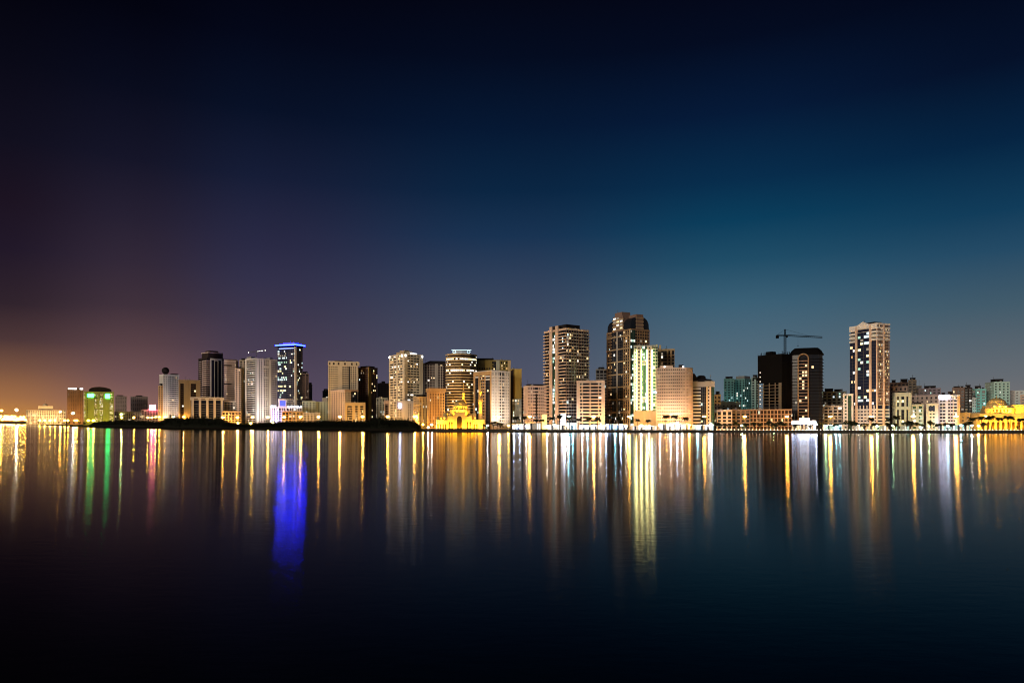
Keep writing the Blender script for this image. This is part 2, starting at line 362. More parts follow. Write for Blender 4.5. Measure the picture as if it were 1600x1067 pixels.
q.f = [tuple(range(nn))[::-1], tuple(range(nn, 2*nn))]+[(i, (i+1) % nn, nn+(i+1) % nn, nn+i) for i in range(nn)]; q.m = [0]*len(q.f)
q.build('crown_vault', 'darkbrown', ro)
for c in (.2, .38, .55, .73):
    q = MB()
    for i in range(9):
        a0, a1 = math.pi*i/9, math.pi*(i+1)/9; r0, r1 = .085*cw, .062*cw
        P = lambda a, r, d: (c*cw+r*math.cos(a), -d, b.H-9+r*math.sin(a))
        for d in (.5,): q.quad(P(a0, r0, d), P(a0, r1, d), P(a1, r1, d), P(a1, r0, d)); q.quad(P(a0, r0, 0), P(a0, r0, d), P(a1, r0, d), P(a1, r0, 0)); q.quad(P(a0, r1, d), P(a0, r1, 0), P(a1, r1, 0), P(a1, r1, d))
    q.build('arch', 'sand', b.root)
emit_mat('sign_green', (.03, 1, .22), 22, True)
b.box('roof_sign', 'sign_green', .13, .33, .35, 1.4, b.z(620.5), b.z(615.5)); b.box('roof_sign', 'sign_green', .72, .86, .35, 1.4, b.z(622), b.z(615.5)); b.done()
simple('apartment_block', 'pale pink block with a groove standing beside the yellow green hotel', 1900, 180, 198, 619, None, 'pink', p=.6, hb=2.0, lit=.03)
simple('apartment_block', 'pale grey block between the grooved pink block and the pink sign', 1950, 204, 231, 619.5, None, 'pink', p=.55, hb=2.0, lit=.03)
b = simple('market_building', 'low reddish building carrying a glowing pink sign', 1500, 221, 247, 640, None, 'blush', p=.4, hb=1.4, lit=.3, mix='w', depth=25, boxes=[])
emit_mat('sign_pink', (1, .16, .30), 26, True)
q = Tower('rooftop_sign', 'square glowing pink sign on a low reddish building', 1498, 234, 243, 632.5, None, cat='sign', sep=False)
MB().box(0, -.2, q.z(640.5), q.wr, .5, q.H).build('sign_panel', 'sign_pink', q.root)
MB().bar((1, .6, q.z(641)-6), (1, .6, q.H-1), .2).bar((q.wr-1, .6, q.z(641)-6), (q.wr-1, .6, q.H-1), .2).build('sign_post', 'metal', q.root)
simple('low_block', 'small dim terrace behind the mangroves near the hotel', 1750, 179, 222, 643, None, 'blush', p=.4, hb=1.4, lit=.15, depth=18, boxes=[])

# ---- towers behind the mangrove spit
b = Tower('office_tower', 'white tower with a dark ball on its roof beside the tan portal block', 1230, 249, 280, 585, 255, 'white', a=18)
b.core(); b.bands(1.9); b.grid('f', 0, .38, 3, .6, hb=1.9, lit=.05); b.grid('f', .38, 1, 4, .1, hb=1.9, lit=.05, mix='w'); b.pier('f', .92, 1, d=.1); b.grid('l', 0, 1, 4, .5, hb=1.9, lit=.0)
ro = b.roof(boxes=[(.62, .98, .2, .7, 2.2)])
MB().lathe([(2.6, -1)]+[(6.2*math.sin(R(a)), 6-6.2*math.cos(R(a))) for a in range(25, 181, 14)], 16, (6.5, 8, b.H+1.5)).build('roof_ball', 'roofdark', ro, smooth=True)
b.done()
simple('side_wing', 'narrow orange lit wing on the near side of the white ball topped tower', 1228, 247.5, 254.5, 603, None, 'orange', p=.5, lit=.05, depth=10)
b = Tower('portal_building', 'tan office block with two tall dark glass slots and a flat frame', 1190, 279, 313, 594, None, 'tan', depth=26)
b.core(); b.bands(.6)
for f0, f1 in ((0, .08), (.24, .56), (.8, 1)): b.pier('f', f0, f1, d=.7)
b.curtain('f', .08, .24, 2, d=.0, lit=.01, z1=b.H-6, mull='darkbrown', mat='glassbrown'); b.curtain('f', .56, .8, 3, d=.0, lit=.01, z1=b.H-6, mull='darkbrown', mat='glassbrown')
b.box('lintel', 'tan', 0, 1, -.5, .72, b.H-6, b.H-.3); b.pier('f', .4, .43, d=1.1); b.roof(plant=False); b.done()
# dark tower with white arch frame
b = Tower('arched_tower', 'dark tower with a white arched frame and stepped crown behind the white colonnade', 1260, 310, 350, 559, 323, 'darkbrown', a=24)
b.core(); b.bands(.9, mat='pink'); zs = b.z(602)
b.grid('l', 0, 1, 3, .3, hb=.9, lit=.02); b.grid('f', 0, .22, 2, .2, hb=.9, lit=.02); b.grid('f', .86, 1, 2, .2, hb=.9, lit=.02)
b.curtain('f', .22, .86, 6, d=.3, mat='glassblue', lit=.01, mull='darkbrown')
for f0, f1 in ((.2, .26), (.42, .46), (.62, .66), (.82, .88)): b.pier('f', f0, f1, d=.9, mat='white', name='frame_post')
b.box('frame_beam', 'white', .2, .88, -.2, .92, b.H-3.5, b.H-.3)
b.balconies('l', .55, 1, 1.2, z0=zs, mat='pink'); b.balconies('f', 0, .16, 1.0, z0=zs, mat='pink')
q = MB(); w0 = .54*b.wr
for i in range(10):
    a0, a1 = math.pi*i/10, math.pi*(i+1)/10
    P = lambda a, r, d: (w0+r*math.cos(a), -d, b.H-8+r*math.sin(a))
    q.quad(P(a0, 4.4, 1), P(a0, 3.2, 1), P(a1, 3.2, 1), P(a1, 4.4, 1)); q.quad(P(a0, 3.2, 1), P(a0, 3.2, .3), P(a1, 3.2, .3), P(a1, 3.2, 1))
q.build('arch', 'white', b.root)
ro = b.roof(plant=False, mat='darkbrown'); zt = b.z(551)
MB().box(.1*b.wr, 1, b.H-.3, .95*b.wr, b.wl*.8, zt).build('crown_step', 'darkbrown', ro)
MB().box(.08*b.wr, .7, zt, .97*b.wr, b.wl*.82, zt+1.6).build('crown_cornice', 'pink', ro)
MB().box(.2*b.wr, 3, zt+1.6, .7*b.wr, b.wl*.6, b.z(547)).build('plant_room', 'darkbrown', ro); b.done()
b = Tower('colonnade_building', 'low white building with tall columns and glass bays above the mangroves', 1130, 298, 350, 621, None, 'cream', 'glassblue', depth=24)
b.core(z1=b.H-4)
for i, f in enumerate((.06, .28, .50, .72, .94)): b.pier('f', f-.035, f+.035, d=1.2, name='column', mat='white')
b.bands(.5, z1=b.H-6, mat='grey', proud=-.5); b.box('entablature', 'white', -.01, 1.01, -1, 1.6, b.H-4.5, b.H-.4)
for f in (.15, .37, .6, .82): b.box('frieze_panel', 'brown', f-.05, f+.07, 1.55, 1.65, b.H-3.6, b.H-2)
b.roof(boxes=[(.3, .7, .3, .7, 1.5)], mat='white'); b.done()
b = Tower('apartment_tower', 'mottled brown tower next to the arched dark tower', 1240, 350, 372, 563, None, 'pink', depth=26)
b.core(); b.bands(2.0); b.grid('f', 0, 1, 7, .5, hb=2.0, lit=.05, mix='w')
for y in (571, 600): b.box('service_floor', 'darkbrown', 0, .55, -.3, .25, b.z(y+1), b.z(y-1))
b.pier('f', .86, 1, d=.3, mat='darkbrown'); b.roof(boxes=[(.1, .9, .2, .7, 2)]); b.done()
b = simple('podium_block', 'low brown office cube in front of the mottled brown tower', 1150, 350, 369, 627, None, 'stone', p=.2, hb=1, lit=.18, mix='w', depth=14, boxes=[])
simple('shop_row', 'two storey pale shop row below the brown office cube', 1120, 347, 377, 643, None, 'blush', p=.3, hb=1.2, lit=.15, depth=14, boxes=[])
simple('slim_tower', 'slim pinkish tower with a bright roof corner between mottled and white towers', 1210, 367, 377, 576, None, 'blush', p=.5, hb=1.6, lit=.06)
simple('slim_tower', 'taller slim beige tower touching the white twin columned tower', 1225, 374, 385, 563, None, 'cream', p=.5, hb=1.7, lit=.06)
# white striped tower in three slabs
b = Tower('residential_tower', 'white residential tower with dark balcony stripes in three slabs', 1170, 383, 433, 560, 401, 'white', a=34)
b.core(); b.bands(1.3)
b.pier('l', 0, .12, d=.2); b.pier('l', .86, 1, d=.2, mat='grey'); b.balconies('l', .12, .72, 1.3); b.lit('l', .12, .72, 5, 0, b.H-2, .12, 'w', 1.3, .1)
b.pier('f', 0, .1, d=.3); b.pier('f', .28, .34, d=.5); b.grid('f', .1, .28, 2, .45, hb=1.3, lit=.05); b.grid('f', .34, .6, 3, .25, hb=1.3, lit=.07); b.pier('f', .6, .7, d=.5); b.grid('f', .7, 1, 3, .4, hb=1.3, lit=.04, mat='violet')  # violet end bays: tint of the blue roof glow put into the colour
for k in range(6):
    zz = b.H*(.1+k*.155); b.box('cross_band', 'white', .34, .6, -.3, .4, zz, zz+2.6)
ro = b.roof(boxes=[(.02, .2, .5, .9, 3.6), (.45, .6, .2, .5, 2.0), (.82, .95, .3, .6, 4)], pm='grey')
b.done()
q = thing('rooftop_crane', 'small dark crane with a string of white lamps on the white striped tower', 'crane', (PX(401, 1185), 1185, PZ(557, 1185)))
emit_mat('lamp_small', (1, .95, .85), 14)
jib = MB(); jib.bar((0, 0, -.3), (0, 0, 9), .35).bar((-15, 0, 6.6), (16, 0, 10.6), .25).bar((-15, 0, 7.8), (16, 0, 11.4), .2)
for i in range(16): jib.bar((-15+i*1.94, 0, 6.6+i*.25), (-14+i*1.94, 0, 7.9+i*.24), .12)
jib.build('jib', 'metal', q)
for x in (-14, 2.5, 5, 8, 10, 15): MB().lathe([(0, -.5), (.5, 0), (0, .5)], 6, (x, -.5, 8.6+x*.125)).build('lamp', 'lamp_small', q)
# blue lit tower
b = Tower('blue_lit_tower', 'dark glass office tower with a glowing blue roof line', 1160, 434, 473, 541, 462, 'slate', 'glassblue', a=52, fh=3.7)
b.core(); zb = b.z(622); b.bands(1.0, z0=b.fh*8)
b.curtain('l', .0, .52, 5, z0=zb, d=.3, mat='glassblue', lit=.24, mix='c', runs=.28); b.grid('l', .62, .94, 3, .12, hb=1.0, lit=.1, mix='c'); b.pier('l', .94, 1, d=1.0, mat='pale', name='corner_pier'); b.pier('f', 0, .1, d=1.0, mat='pale', name='corner_pier')
b.grid('f', .1, 1, 5, .12, hb=1.0, lit=.1, mix='c'); b.bands(zb-.3 if False else 2.2, z1=zb, mat='pale'); b.grid('l', 0, .94, 10, .3, z1=zb, hb=2.2, lit=.35, mix='b'); b.grid('f', .1, 1, 4, .4, z1=zb, hb=2.2, lit=.2, mix='b')
ro = b.roof(plant=False, mat='dark')
emit_mat('led_blue', (.0006, .003, 1), 210, True); emit_mat('led_bluewhite', (.3, .4, 1), 2.6); emit_mat('screen_blue', (.05, .10, .9), 1.6)
MB().box(-3.7, -3.7, b.H+.6, b.wr+3.7, b.wl+3.7, b.H+1.4).build('roof_canopy', 'dark', ro)
for nm, args in (('led_strip', (-2.9, -2.9, b.H+1.45, b.wr+2.9, -2.5, b.H+3.6)), ('led_strip', (-2.9, -2.45, b.H+1.45, -2.5, b.wl+2.9, b.H+3.6))): MB().box(*args).build(nm, 'led_blue', ro)
for nm, args in (('led_tube', (-3.2, -3.2, b.H+2.2, b.wr+3, -2.92, b.H+2.9)), ('led_tube', (-3.2, -2.9, b.H+2.2, -2.92, b.wl+3, b.H+2.9))): MB().box(*args).build(nm, 'led_bluewhite', ro)
MB().box(b.wr*.1, b.wl*.1, b.H+1.4, b.wr*.8, b.wl*.75, b.H+6.5).build('plant_room', 'violet', ro); MB().bar((1, b.wl*.3, b.H+1.4), (1, b.wl*.3, b.H+9.5), .3).build('mast', 'metal', ro)
for yy in (.15, .45, .75): spot(b.root, (-3.0, b.wl*yy, b.H-.4), (-.6, b.wl*yy, b.H-30), (.06, .1, 1), 16000, 'added_downlight', 110)  # blue spots added to carry the roof glow down the facade
b.box('lit_soffit', 'led_bluewhite', .08, .9, .1, .8, b.H-3.6, b.H-2.4, 'l'); b.done()
b = Tower('podium', 'white floodlit podium with a blue screen below the blue lit tower', 1120, 423, 472, 636, None, 'white', depth=20)
b.core(); b.bands(1.0); b.pier('f', .0, .04, d=.5)
for k in range(4): b.pier('f', .08+k*.055, .1+k*.055, d=.9, name='column')
for k in range(5): b.pier('f', .46+k*.13, .485+k*.13, d=.7)
b.grid('f', .0, 1, 12, .3, hb=1, lit=.25, mix='b')
ro = b.roof(plant=False)
b.box('screen_surround', 'white', .26, .5, -.4, .9, b.H-.3, b.z(623.5)); b.box('screen', 'screen_blue', .29, .47, .9, 1.1, b.z(634.5), b.z(626))
emit_mat('flood_cold', (.62, .74, 1), 24, True)
for k in range(8):
    f = (.03, .08, .14, .56, .66, .76, .86, .96)[k]; b.box('floodlight', 'flood_cold', f-.014, f+.014, .95, 1.9, b.H+.6, b.H+2.2, parent=ro)
b.done()
simple('office_block', 'dark brown tower just behind the blue lit tower', 1300, 472, 482.5, 584, None, 'brown', p=.3, lit=.03)
simple('office_block', 'thin dim brown block stepping down from the blue lit tower', 1330, 481, 488, 601, None, 'brown', p=.3, lit=.04)
simple('apartment_block', 'pale green apartment block directly beside the blue lit tower podium', 1150, 472, 493, 627, None, 'palegreen', p=.55, hb=1.9, lit=.06, mix='g')
simple('apartment_block', 'pale green apartment block next to the big cream tower', 1160, 491, 514, 628, None, 'palegreen', p=.55, hb=1.9, lit=.07, mix='g', boxes=[(.55, .9, .2, .7, 7)], pm='grey')
simple('office_block', 'small dark block rising behind the pale green apartments', 1290, 504, 514, 611, None, 'dark', p=.3, lit=.12)
simple('shop_row', 'low orange lit shops below the blue lit tower', 1085, 441, 456, 643, None, 'orange', p=.3, hb=1.2, lit=.2, depth=12, boxes=[])
simple('shop_row', 'low cream shops between the orange lit shops and pale green flats', 1085, 457, 474, 643.5, None, 'sand', p=.5, hb=1.6, lit=.12, depth=12, boxes=[])
simple('shop_row', 'low white annex under the pale green apartments', 1080, 474, 500, 645, None, 'pale', p=.5, hb=1.6, lit=.1, depth=12, boxes=[])
# cream tower, brown tower
b = Tower('residential_tower', 'big cream tower with a decorated top storey above orange lit blocks', 1150, 513, 560, 565, None, 'cream', depth=30)
b.core(); b.bands(1.7); b.grid('f', 0, .32, 5, .5, hb=1.7, lit=.04); b.pier('f', .31, .46, d=.3); b.grid('f', .46, .66, 3, .3, hb=1.7, lit=.06); b.curtain('f', .68, .72, 1, lit=.0, z1=b.H-8); b.grid('f', .74, 1, 4, .45, hb=1.7, lit=.04)
b.box('top_frieze', 'cream', -.01, 1.04, -1, .5, b.H-7, b.H-.4)
for f in (.04, .18, .34, .55, .78, .95): b.box('frieze_opening', 'darkbrown', f-.025, f+.03, .45, .56, b.H-5.6, b.H-2)
b.pier('f', .0, .03, d=.6); b.pier('f', .96, .99, d=.6); b.roof(boxes=[(.2, .8, .2, .8, 1.6)]); b.done()
b = Tower('office_tower', 'dark brown glass tower with a golden vertical corner strip', 1165, 558, 590, 574, 576, 'bronze', 'glassbrown', a=46)
b.core(); b.bands(1.1, mat='brown'); b.grid('l', 0, .9, 6, .1, hb=1.1, lit=.03, mix='w', mat='brown'); b.pier('f', 0, .28, d=.4, mat='gold', name='corner_strip'); b.grid('f', .3, 1, 4, .15, hb=1.1, lit=.1, mix='y'); b.roof(mat='brown', boxes=[(.1, .8, .1, .8, 2.4)]); b.done()
b = Tower('apartment_block', 'peach apartment block under a flat canopy roof before the cream tower', 1110, 517, 558, 609, 539, 'blush', a=28)
b.core(); b.bands(1.5); b.grid('l', 0, 1, 6, .5, hb=1.5, lit=.1); b.grid('f', 0, .45, 4, .45, hb=1.5, lit=.2, mat='pale'); b.curtain('f', .5, 1, 4, lit=.1, mix='w')
b.roof(h=2.2, proud=1.6, boxes=[]); b.done()
b = Tower('arcade_building', 'orange lit building with three tall arches behind the mangroves', 1075, 539, 571, 629, None, 'sand', depth=20)
b.core(); b.bands(1.4, proud=-.45)
edges = [(0, .1), (.36, .5), (.62, .74), (.9, 1)]
for f0, f1 in edges: b.pier('f', f0, f1, d=.9)
b.box('arcade_beam', 'sand', 0, 1, -.6, .92, b.H-4, b.H-.3)
for (f0, f1) in ((.1, .36), (.5, .62), (.74, .9)):
    q = MB(); c = (f0+f1)/2*b.wr; r = (f1-f0)/2*b.wr; zc = b.H-4-r
    for i in range(10):
        a0, a1 = math.pi*i/10, math.pi*(i+1)/10
        x0_, x1_ = c+r*math.cos(a0), c+r*math.cos(a1); h0, h1 = zc+r*math.sin(a0), zc+r*math.sin(a1)
        q.quad((x1_, -.9, h1), (x0_, -.9, h0), (x0_, -.9, b.H-4), (x1_, -.9, b.H-4)); q.quad((x0_, -.9, h0), (x1_, -.9, h1), (x1_, -.2, h1), (x0_, -.2, h0))
    q.build('arch', 'sand', b.root)
b.lit('f', .1, .9, 8, 0, b.H-6, .2, 'y'); b.roof(boxes=[], plant=False); b.done()
simple('office_block', 'dark far block between the golden strip tower and the white twin faced tower', 1320, 590, 608, 599, None, 'darkbrown', p=.3, lit=.05)
simple('apartment_block', 'low dim cream block at the foot of the golden strip tower', 1140, 588, 606, 622, None, 'greygreen', p=.5, hb=1.7, lit=.12, boxes=[])
b = Tower('portal_pavilion', 'small portal building with slender lit columns by the mangrove tip', 1040, 600, 620, 626, None, 'blush', 'glassbrown', depth=16)
b.core(); b.box('portal_beam', 'blush', 0, 1, -.5, .8, b.H-5, b.H-.3)
for f in (.03, .3, .7, .94): b.pier('f', f, f+.06, d=.8, name='column')
b.bands(.5, proud=-.5); b.roof(plant=False); b.done()

# ---- centre
b = Tower('residential_tower', 'white twin faced tower with dark window bands and roof spotlights', 980, 608, 661, 553, 632, 'cream', a=32)
b.core(); b.bands(1.95); b.pier('l', 0, .05, d=.2); b.grid('l', .05, .5, 2, .14, hb=1.95, lit=.2, mix='y'); b.pier('l', .48, .56, d=.3); b.grid('l', .56, .88, 2, .14, hb=1.95, lit=.3, mix='y'); b.pier('l', .88, 1, d=.15)
b.pier('f', 0, .16, d=.15); b.grid('f', .16, .8, 4, .05, hb=1.95, lit=.2, mix='b'); b.pier('f', .8, 1, d=.15)
ro = b.roof(boxes=[(.15, .62, .2, .7, 4.2), (.25, .5, .3, .6, 6.6)], pm='sand')
for f, face in ((.04, 'l'), (.86, 'l'), (.05, 'f'), (.95, 'f')): b.box('spotlight', 'flood_white', f-.022, f+.022, .2, 1.2, b.H-3.2, b.H-.9, face, ro)
b.box('roof_light', 'flood_white', .3, .65, .1, .5, b.H+.8, b.H+1.8, 'f', ro); b.done()
b = Tower('apartment_block', 'low white block with a blue white sign near the mangrove tip', 960, 620, 647, 627, None, 'pale', depth=18)
b.core(); b.bands(2.1); b.grid('f', 0, .3, 2, .4, hb=2.1, lit=.1); b.pier('f', .3, .62, d=.2); b.grid('f', .62, .86, 2, .5, hb=2.1, lit=.05); b.pier('f', .86, 1, d=.2); b.roof(plant=False)
emit_mat('sign_ice', (.55, .62, 1), 26, True); b.box('wall_sign', 'sign_ice', .12, .24, .2, .8, b.z(637), b.z(630.5)); b.done()
simple('apartment_block', 'dim orange block tucked beside the flared orange tower', 900, 646, 669, 620, 655, 'sand', p=.5, hb=1.6, lit=.12, a=20)
b = Tower('apartment_tower', 'orange floodlit tower with a flared top beside the yellow mosque', 870, 667, 695, 607, 671, 'orange', a=14)
b.core(); b.bands(1.7); b.grid('f', 0, 1, 6, .5, hb=1.7, lit=.05, mix='y'); b.grid('l', 0, 1, 4, .5, hb=1.7, lit=.05); b.roof(h=4.2, proud=1.3, boxes=[], plant=False); b.done()
b = Tower('office_tower', 'dark tower with a sloping black roof behind the orange flared tower', 1010, 661, 697, 568, None, 'darkbrown', depth=28)
b.core(); b.bands(1.5, mat='brown'); b.grid('f', .06, .3, 2, .4, hb=1.5, lit=.03, mat='stone'); b.pier('f', .52, .64, d=.4, mat='stone'); b.grid('f', .34, .52, 2, .4, hb=1.5, lit=.03, mat='stone'); b.grid('f', .64, .86, 2, .4, hb=1.5, lit=.03, mat='stone'); b.pier('f', .9, 1, d=.6)
ro = b.roof(plant=False, mat='darkbrown'); q = MB(); q.prism([(0, 1), (b.wr, 1), (b.wr, b.wl-1), (0, b.wl-1)], b.H-.3, b.z(563.5), top=[(b.wr*.3, 4), (b.wr*.95, 4), (b.wr*.95, b.wl-4), (b.wr*.3, b.wl-4)]); q.build('sloped_roof', 'roofdark', ro); b.done()

# banded eight sided tower
def poly_tower(name, label, Y, x0, x1, top, wall, glass, fh, hb, poly, lit, mix, edges, cat='building', roofh=1.6, bandmat=None, runs=0., rows=None, bay=3.2):
    w = (x1-x0)/F*Y; H = PZ(top, Y)-G; beta = math.atan(((x0+x1)/2-CX)/F)
    root = thing(name, label, cat, (PX((x0+x1)/2, Y), Y, G), -beta)
    P = [(x*w/2, y*w/2) for x, y in poly]; cx_ = sum(p[0] for p in P)/len(P); cy_ = sum(p[1] for p in P)/len(P)
    def sc(d): return [(x+(cx_-x)*d/math.hypot(cx_-x, cy_-y), y+(cy_-y)*d/math.hypot(cx_-x, cy_-y)) for x, y in P]
    MB().prism(sc(.8), -.3, H-.5).build('core_wall', glass, root)
    me = MB().prism(P, 0, hb).mesh('floor_band', bandmat or wall); nf = int((H-roofh)/fh)
    for i in range(nf): put('floor_band', me, root, (0, 0, i*fh))
    MB().prism(sc(-.2), H-roofh, H).build('roof', wall, root)
    lm = MB(); names = sorted({x for v in MIX.values() for x in v}); I = sc(.66)
    for ei in edges:
        (ax, ay), (bx, by) = I[ei], I[(ei+1) % len(I)]; ln = math.hypot(bx-ax, by-ay); nb = max(1, round(ln/bay))
        for j in range(nf):
            row = (rows and j in rows) or random.random() < runs
            for i in range(nb):
                if random.random() < (.85 if row else lit):
                    t0, t1 = (i+.08)/nb, (i+.92)/nb; nm = random.choice(MIX[mix])
                    lm.quad((ax+(bx-ax)*t0, ay+(by-ay)*t0, j*fh+hb), (ax+(bx-ax)*t1, ay+(by-ay)*t1, j*fh+hb), (ax+(bx-ax)*t1, ay+(by-ay)*t1, (j+1)*fh), (ax+(bx-ax)*t0, ay+(by-ay)*t0, (j+1)*fh), names.index(nm))
    if lm.v: lm.build('lit_window', names, root, kind='stuff')
    return root, P, H, sc
root, P, H, sc = poly_tower('banded_tower', 'rounded banded tower with rows of lit windows behind the yellow mosque', 900, 696, 746, 553, 'sand', 'glassbrown', 3.7, 1.8,
    [(-1, .5), (-.9, .1), (-.5, -.15), (0, -.22), (.55, .0), (.92, .4), (1, .9), (.7, 1.4), (-.7, 1.4)], .07, 'r', range(6), rows=(29, 24, 20, 33), bay=2.6)
emit_mat('crown_glow', (.62, .88, 1), 1.7)
MB().prism([(x*.66, y*.66+6) for x, y in P], H, H+5.2, top=[(x*.5, y*.5+8) for x, y in P]).build('crown', 'pale', root)
for sgn in (-1, 1):
    q = MB()
    for i in range(14):
        a0, a1 = 2*math.pi*i/14, 2*math.pi*(i+1)/14; c = (sgn*9.4, -.2, H+2.8)
        q.bar((c[0]+2*math.cos(a0), c[1]+1.2*math.sin(a0)*.5, c[2]+1.9*math.sin(a0)), (c[0]+2*math.cos(a1), c[1]+1.2*math.sin(a1)*.5, c[2]+1.9*math.sin(a1)), .34)
    q.build('crown_ring', 'crown_glow', root)
MB().box(-13, 2.5, H+5.2, 13, 3.2, H+5.9).build('crown_light', 'crown_glow', root)

b = Tower('office_tower', 'olive tower with a dark cap behind the orange and white tower', 930, 744, 798, 563, None, 'olive', depth=28)
b.core(); b.bands(1.6); b.grid('f', .0, .42, 6, .4, hb=1.6, lit=.03, mix='y'); b.pier('f', .42, .46, d=.4); b.curtain('f', .5, .58, 2, lit=.2, mix='y'); b.pier('f', .58, .68, d=.4, mat='greygreen'); b.grid('f', .7, .92, 3, .4, hb=1.6, lit=.1, mix='y'); b.pier('f', .92, 1, d=.5, mat='sand')
b.box('top_panel', 'olive', .05, .42, -.3, .5, b.H-10, b.H-.4); b.roof(boxes=[(.0, .5, .1, .8, 2.8)]); b.done()
b = Tower('apartment_tower', 'tower with one orange side and one white side beside the mosque minaret', 830, 740, 796, 579, 768, 'white', a=38)
b.core(); b.bands(1.7); b.box('top_wall', 'orange', 0, 1, -.6, .3, b.H-5, b.H-.3, 'l')
for f0, f1 in ((0, .1), (.28, .34), (.62, .66), (.92, 1)): b.pier('l', f0, f1, d=.28, mat='orange')
b.curtain('l', .1, .28, 2, z1=b.H-8, d=.05, lit=.04); b.grid('l', .34, .62, 2, .2, hb=1.7, lit=.12, mix='y', mat='orange'); b.curtain('l', .68, .92, 3, z1=b.H-12, d=.05, lit=.06); b.balconies('l', .36, .6, 1.2, mat='orange')
b.grid('f', 0, .42, 5, .62, hb=1.7, lit=.03); b.grid('f', .42, .72, 2, .3, hb=1.7, lit=.08); b.grid('f', .76, 1, 2, .6, hb=1.7, lit=.03); b.roof(boxes=[(.5, .98, .2, .7, 1.2)]); b.done()
b = Tower('gold_tower', 'narrow golden slab tower with vertical ribs standing on a pale stem', 880, 798, 815, 577, None, 'olive', depth=18, sep=True)
zb = b.z(623); MB().box(1, 1, -.3, b.wr-1, b.wl-1, b.H-.4).build('core_wall', 'greygreen', b.root)
for i in range(4): b.pier('f', .28+i*.19, .36+i*.19, z0=zb, d=.4, mat='gold', name='rib')
b.box('gold_panel', 'gold', .26, 1, -.9, .15, zb, b.H-.3); b.pier('f', 0, .14, z0=0, d=.1, mat='darkbrown'); b.pier('f', .14, .27, z0=zb, d=.3, mat='darkbrown'); b.bands(1.4, z1=zb, mat='greygreen', proud=-.4); b.grid('f', .14, 1, 4, .4, z1=zb, lit=.2, mix='b', mat='greygreen')
b.roof(mat='gold', boxes=[], plant=False); b.done()
simple('office_block', 'small dark block between the golden slab tower and the pinkish flats', 900, 814, 828, 606, None, 'grey', p=.4, lit=.12, mix='g')
b = Tower('apartment_block', 'pinkish apartment block with a dark vertical slot beside the tall beige tower', 800, 818, 856, 603, 824, 'pink', a=16)
b.core(); b.bands(1.9); b.grid('l', 0, 1, 4, .5, hb=1.9, lit=.08, mix='g'); b.grid('f', 0, .34, 4, .45, hb=1.9, lit=.08); b.curtain('f', .4, .48, 1, z1=b.H-9, lit=.0, mat='glassbrown'); b.grid('f', .54, 1, 5, .45, hb=1.9, lit=.08); b.roof(boxes=[(.1, .95, .2, .8, 2.2)]); b.done()
# tall beige balcony tower
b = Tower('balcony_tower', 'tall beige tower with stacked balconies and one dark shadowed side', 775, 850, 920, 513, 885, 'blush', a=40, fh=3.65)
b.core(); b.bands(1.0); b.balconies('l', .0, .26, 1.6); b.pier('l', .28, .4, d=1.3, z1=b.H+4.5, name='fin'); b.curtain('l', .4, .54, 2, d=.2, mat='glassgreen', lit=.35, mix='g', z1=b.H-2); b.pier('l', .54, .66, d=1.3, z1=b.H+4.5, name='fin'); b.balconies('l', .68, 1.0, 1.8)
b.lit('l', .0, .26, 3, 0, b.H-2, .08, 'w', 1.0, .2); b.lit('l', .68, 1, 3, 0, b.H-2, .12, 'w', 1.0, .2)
b.grid('f', .0, 1, 9, .16, hb=1.0, lit=.1, mix='w', mat='brown'); b.balconies('f', .62, 1, 1.5, mat='stone'); b.balconies('f', .1, .5, 1.2, mat='stone')  # shadowed face: its shade is put into the darker brown and stone colours
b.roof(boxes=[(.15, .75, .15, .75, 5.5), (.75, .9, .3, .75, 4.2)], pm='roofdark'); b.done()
b = Tower('apartment_block', 'ten storey peach block with long dark balcony rows between the two tall towers', 765, 901, 945, 595, None, 'blush', depth=20)
b.core(); b.bands(1.6); b.pier('f', 0, .1, d=.3); b.grid('f', .1, .22, 1, .3, hb=1.6, lit=.5, mix='b'); b.balconies('f', .22, .46, 1.2); b.pier('f', .46, .5, d=.4); b.balconies('f', .5, .74, 1.2); b.grid('f', .76, .9, 1, .3, hb=1.6, lit=.4, mix='b'); b.pier('f', .9, 1, d=.3); b.roof(h=2.4, boxes=[], plant=False); b.done()
simple('office_block', 'grey block in the gap before the tallest dome topped tower', 900, 931, 949, 577, None, 'grey', p=.25, lit=.06, mix='c')
# tallest tower with curved top
b = Tower('dome_topped_tower', 'tallest tower of brown stone and dark glass with a curved glass crown', 790, 948, 1015, 514, 985, 'tan', a=38, fh=3.6)
b.core(); b.bands(1.5, mat='bronze')
b.pier('l', 0, .04, d=.3, mat='bronze'); b.grid('l', .04, .24, 2, .2, hb=1.5, lit=.15, mix='w', mat='bronze'); b.curtain('l', .24, .44, 3, d=.3, lit=.08, mix='b'); b.pier('l', .44, .5, d=.9, mat='stone', name='mullion_fin'); b.curtain('l', .5, .7, 3, d=.3, lit=.06, mix='b'); b.grid('l', .7, .96, 3, .2, hb=1.5, lit=.12, mix='y', mat='sand'); b.pier('l', .96, 1, d=.5, mat='sand')
for k in range(8): zz = b.H*(.04+k*.128); b.box('belt_course', 'tan', 0, 1, -.3, .6, zz, zz+1.6, 'l')
b.curtain('f', 0, .24, 3, d=.2, lit=.25, mix='g', mat='glassgreen'); b.grid('f', .24, 1, 6, .2, hb=1.5, lit=.08, mix='c', mat='bronze')
ro = b.roof(mat='bronze', plant=False); zt = b.z(484)
